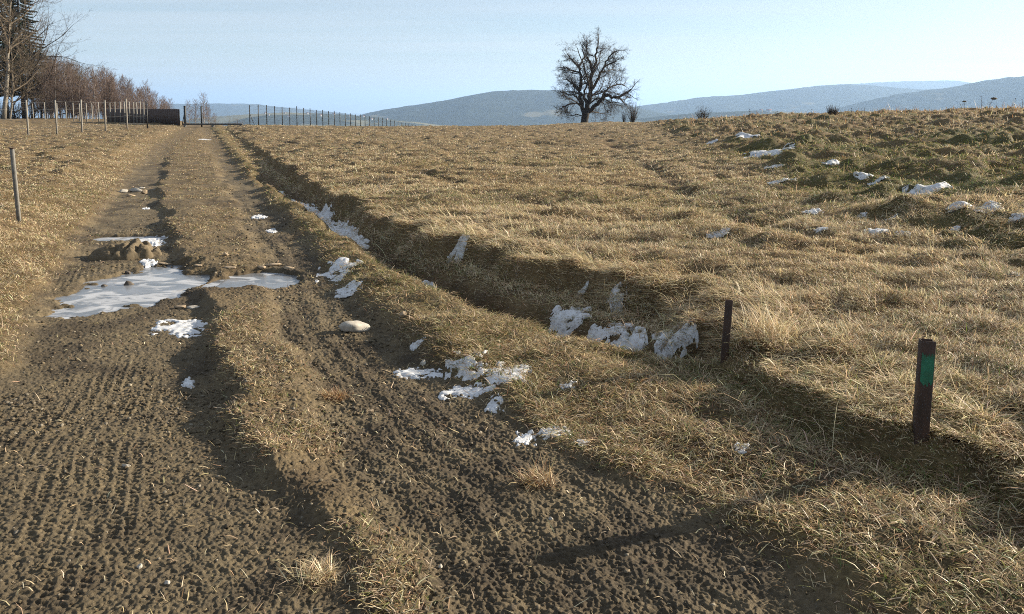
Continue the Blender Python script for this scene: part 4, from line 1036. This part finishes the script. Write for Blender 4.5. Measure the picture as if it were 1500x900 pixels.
def house(X, Y, Z, s, rz, label):
    e = empty('house', (X, Y, Z), label, 'house', 'white houses in the valley', rz)
    MB().box((-6 * s, -4.5 * s, -4), (6 * s, 4.5 * s, 5.5 * s)).build('wall', M['house_wall'], e)
    MB().add([(-6.6 * s, -5.2 * s, 5.5 * s + .01), (6.6 * s, -5.2 * s, 5.5 * s + .01), (6.6 * s, 5.2 * s, 5.5 * s + .01), (-6.6 * s, 5.2 * s, 5.5 * s + .01), (-6.6 * s, 0, 9 * s), (6.6 * s, 0, 9 * s)], [(0, 1, 5, 4), (2, 3, 4, 5), (0, 4, 3), (1, 2, 5), (3, 2, 1, 0)]).build('roof', M['house_roof'], e)
rg = random.Random(9)
def near_cell(GX, GY, GZ, px, v):
    i = int(np.argmin(np.abs(GX[:, 0] / GY[0, GY.shape[1] // 2] * FPX + 750 - px))); j = int((v * .5 + .5) * (GX.shape[1] - 1)); return GX[i, j], GY[i, j], GZ[i, j]
for px, v in ((402, -.10), (418, -.16), (431, -.08), (447, -.2), (462, -.1), (470, -.06), (489, -.15), (497, -.04), (521, -.1), (538, -.05), (556, -.12), (571, -.05)):
    house(*near_cell(VX, VY, VZ, px, v), rg.uniform(.5, .8), rg.uniform(-.6, .6), 'tiny white house in the hazy valley beyond the dark fence')
for px, v in ((1104, -.05), (1111, -.08), (1116, -.03)):
    house(*near_cell(VX2, VY2, VZ2, px, v), 1.3 if px == 1111 else .8, rg.uniform(-.4, .4), 'tiny white house below the hills behind the low rounded bush')

# ------------------------------------------------------------------ haze
HZ = 27500.0; HTOP = 420.0; HBOT = -192.0
hz = MB().box((-HZ, -HZ, HBOT), (HZ, HZ, HTOP)).build('haze', None); tag(hz, 'thin blue winter haze over the valley', 'haze', kind='stuff')
m, nt, out = new_mat('haze_air')
pv = N(nt, 'ShaderNodeVolumePrincipled'); pv.inputs['Color'].default_value = (.45, .665, 1.0, 1); pv.inputs['Density'].default_value = 1.1e-4; pv.inputs['Anisotropy'].default_value = .25
pv.inputs['Density Attribute'].default_value = ''
nt.links.new(pv.outputs[0], out.inputs['Volume']); hz.data.materials.append(m)

# ------------------------------------------------------------------ sky and sun
w = bpy.data.worlds.new('World'); SC.world = w; w.use_nodes = True; nt = w.node_tree; nt.nodes.clear()
out = N(nt, 'ShaderNodeOutputWorld'); bg = N(nt, 'ShaderNodeBackground', i_Strength=.05)
sky = N(nt, 'ShaderNodeTexSky', sky_type='NISHITA', sun_disc=False, sun_elevation=math.radians(SUN_EL), sun_rotation=math.radians(SUN_AZ), altitude=500, air_density=1.0, dust_density=.6, ozone_density=1.6)
tc = N(nt, 'ShaderNodeTexCoord')
sep = N(nt, 'ShaderNodeSeparateXYZ'); nt.links.new(tc.outputs['Generated'], sep.inputs[0])
# high thin cirrus: noise on a flat layer far overhead
den = N(nt, 'ShaderNodeMath', operation='ADD'); nt.links.new(sep.outputs['Z'], den.inputs[0]); den.inputs[1].default_value = .02
dx = N(nt, 'ShaderNodeMath', operation='DIVIDE'); nt.links.new(sep.outputs['X'], dx.inputs[0]); nt.links.new(den.outputs[0], dx.inputs[1])
dy = N(nt, 'ShaderNodeMath', operation='DIVIDE'); nt.links.new(sep.outputs['Y'], dy.inputs[0]); nt.links.new(den.outputs[0], dy.inputs[1])
cb = N(nt, 'ShaderNodeCombineXYZ'); nt.links.new(dx.outputs[0], cb.inputs[0]); nt.links.new(dy.outputs[0], cb.inputs[1])
mp = N(nt, 'ShaderNodeMapping'); mp.inputs['Scale'].default_value = (.16, .75, 1); mp.inputs['Rotation'].default_value = (0, 0, .06); nt.links.new(cb.outputs[0], mp.inputs[0])
cn = N(nt, 'ShaderNodeTexNoise', i_Scale=.9, i_Detail=6.0, i_Roughness=.55, i_Distortion=.4); nt.links.new(mp.outputs[0], cn.inputs['Vector'])
cf = ramp(nt, cn.outputs['Fac'], [(.30, (.22, .22, .22)), (.74, (.62, .62, .62))])
mx = N(nt, 'ShaderNodeMixRGB', blend_type='MIX'); nt.links.new(cf, mx.inputs[0]); nt.links.new(sky.outputs[0], mx.inputs[1]); mx.inputs[2].default_value = (6.0, 6.2, 6.4, 1)
nt.links.new(mx.outputs[0], bg.inputs['Color']); nt.links.new(bg.outputs[0], out.inputs['Surface'])

sl = bpy.data.lights.new('sun', 'SUN'); sl.energy = 5.0; sl.angle = math.radians(.5); sl.color = (1.0, .88, .70)
so = bpy.data.objects.new('sun', sl); COL.objects.link(so)
el, az = math.radians(SUN_EL), math.radians(SUN_AZ)
sd = Vector((math.sin(az) * math.cos(el), math.cos(az) * math.cos(el), math.sin(el)))
so.rotation_euler = sd.to_track_quat('Z', 'Y').to_euler(); so.location = (20, 20, 30)

# ------------------------------------------------------------------ camera
cd = bpy.data.cameras.new('camera'); cam = bpy.data.objects.new('camera', cd); COL.objects.link(cam); SC.camera = cam
cd.sensor_width = 36; cd.sensor_fit = 'HORIZONTAL'; cd.lens = 36 * FPX / 1500; cd.shift_y = -(450 - PPY) / 1500
cam.location = (0, 0, CAM_H); cam.rotation_euler = (math.radians(90 - PITCH), 0, 0); cd.clip_start = .05; cd.clip_end = 90000

SC.render.engine = 'CYCLES'
SC.view_settings.view_transform = 'Standard'; SC.view_settings.look = 'None'; SC.view_settings.gamma = 1; SC.view_settings.exposure = 1.46
cy = SC.cycles
cy.max_bounces = 5; cy.diffuse_bounces = 3; cy.glossy_bounces = 2; cy.transmission_bounces = 3; cy.volume_bounces = 1; cy.transparent_max_bounces = 6
cy.filter_width = 1.0; cy.use_denoising = False; cy.denoising_prefilter = 'ACCURATE'; cy.denoising_input_passes = 'RGB_ALBEDO_NORMAL'
try: cy.denoiser = 'OPENIMAGEDENOISE'
except Exception: pass
cy.sample_clamp_indirect = 6; cy.caustics_reflective = False; cy.caustics_refractive = False
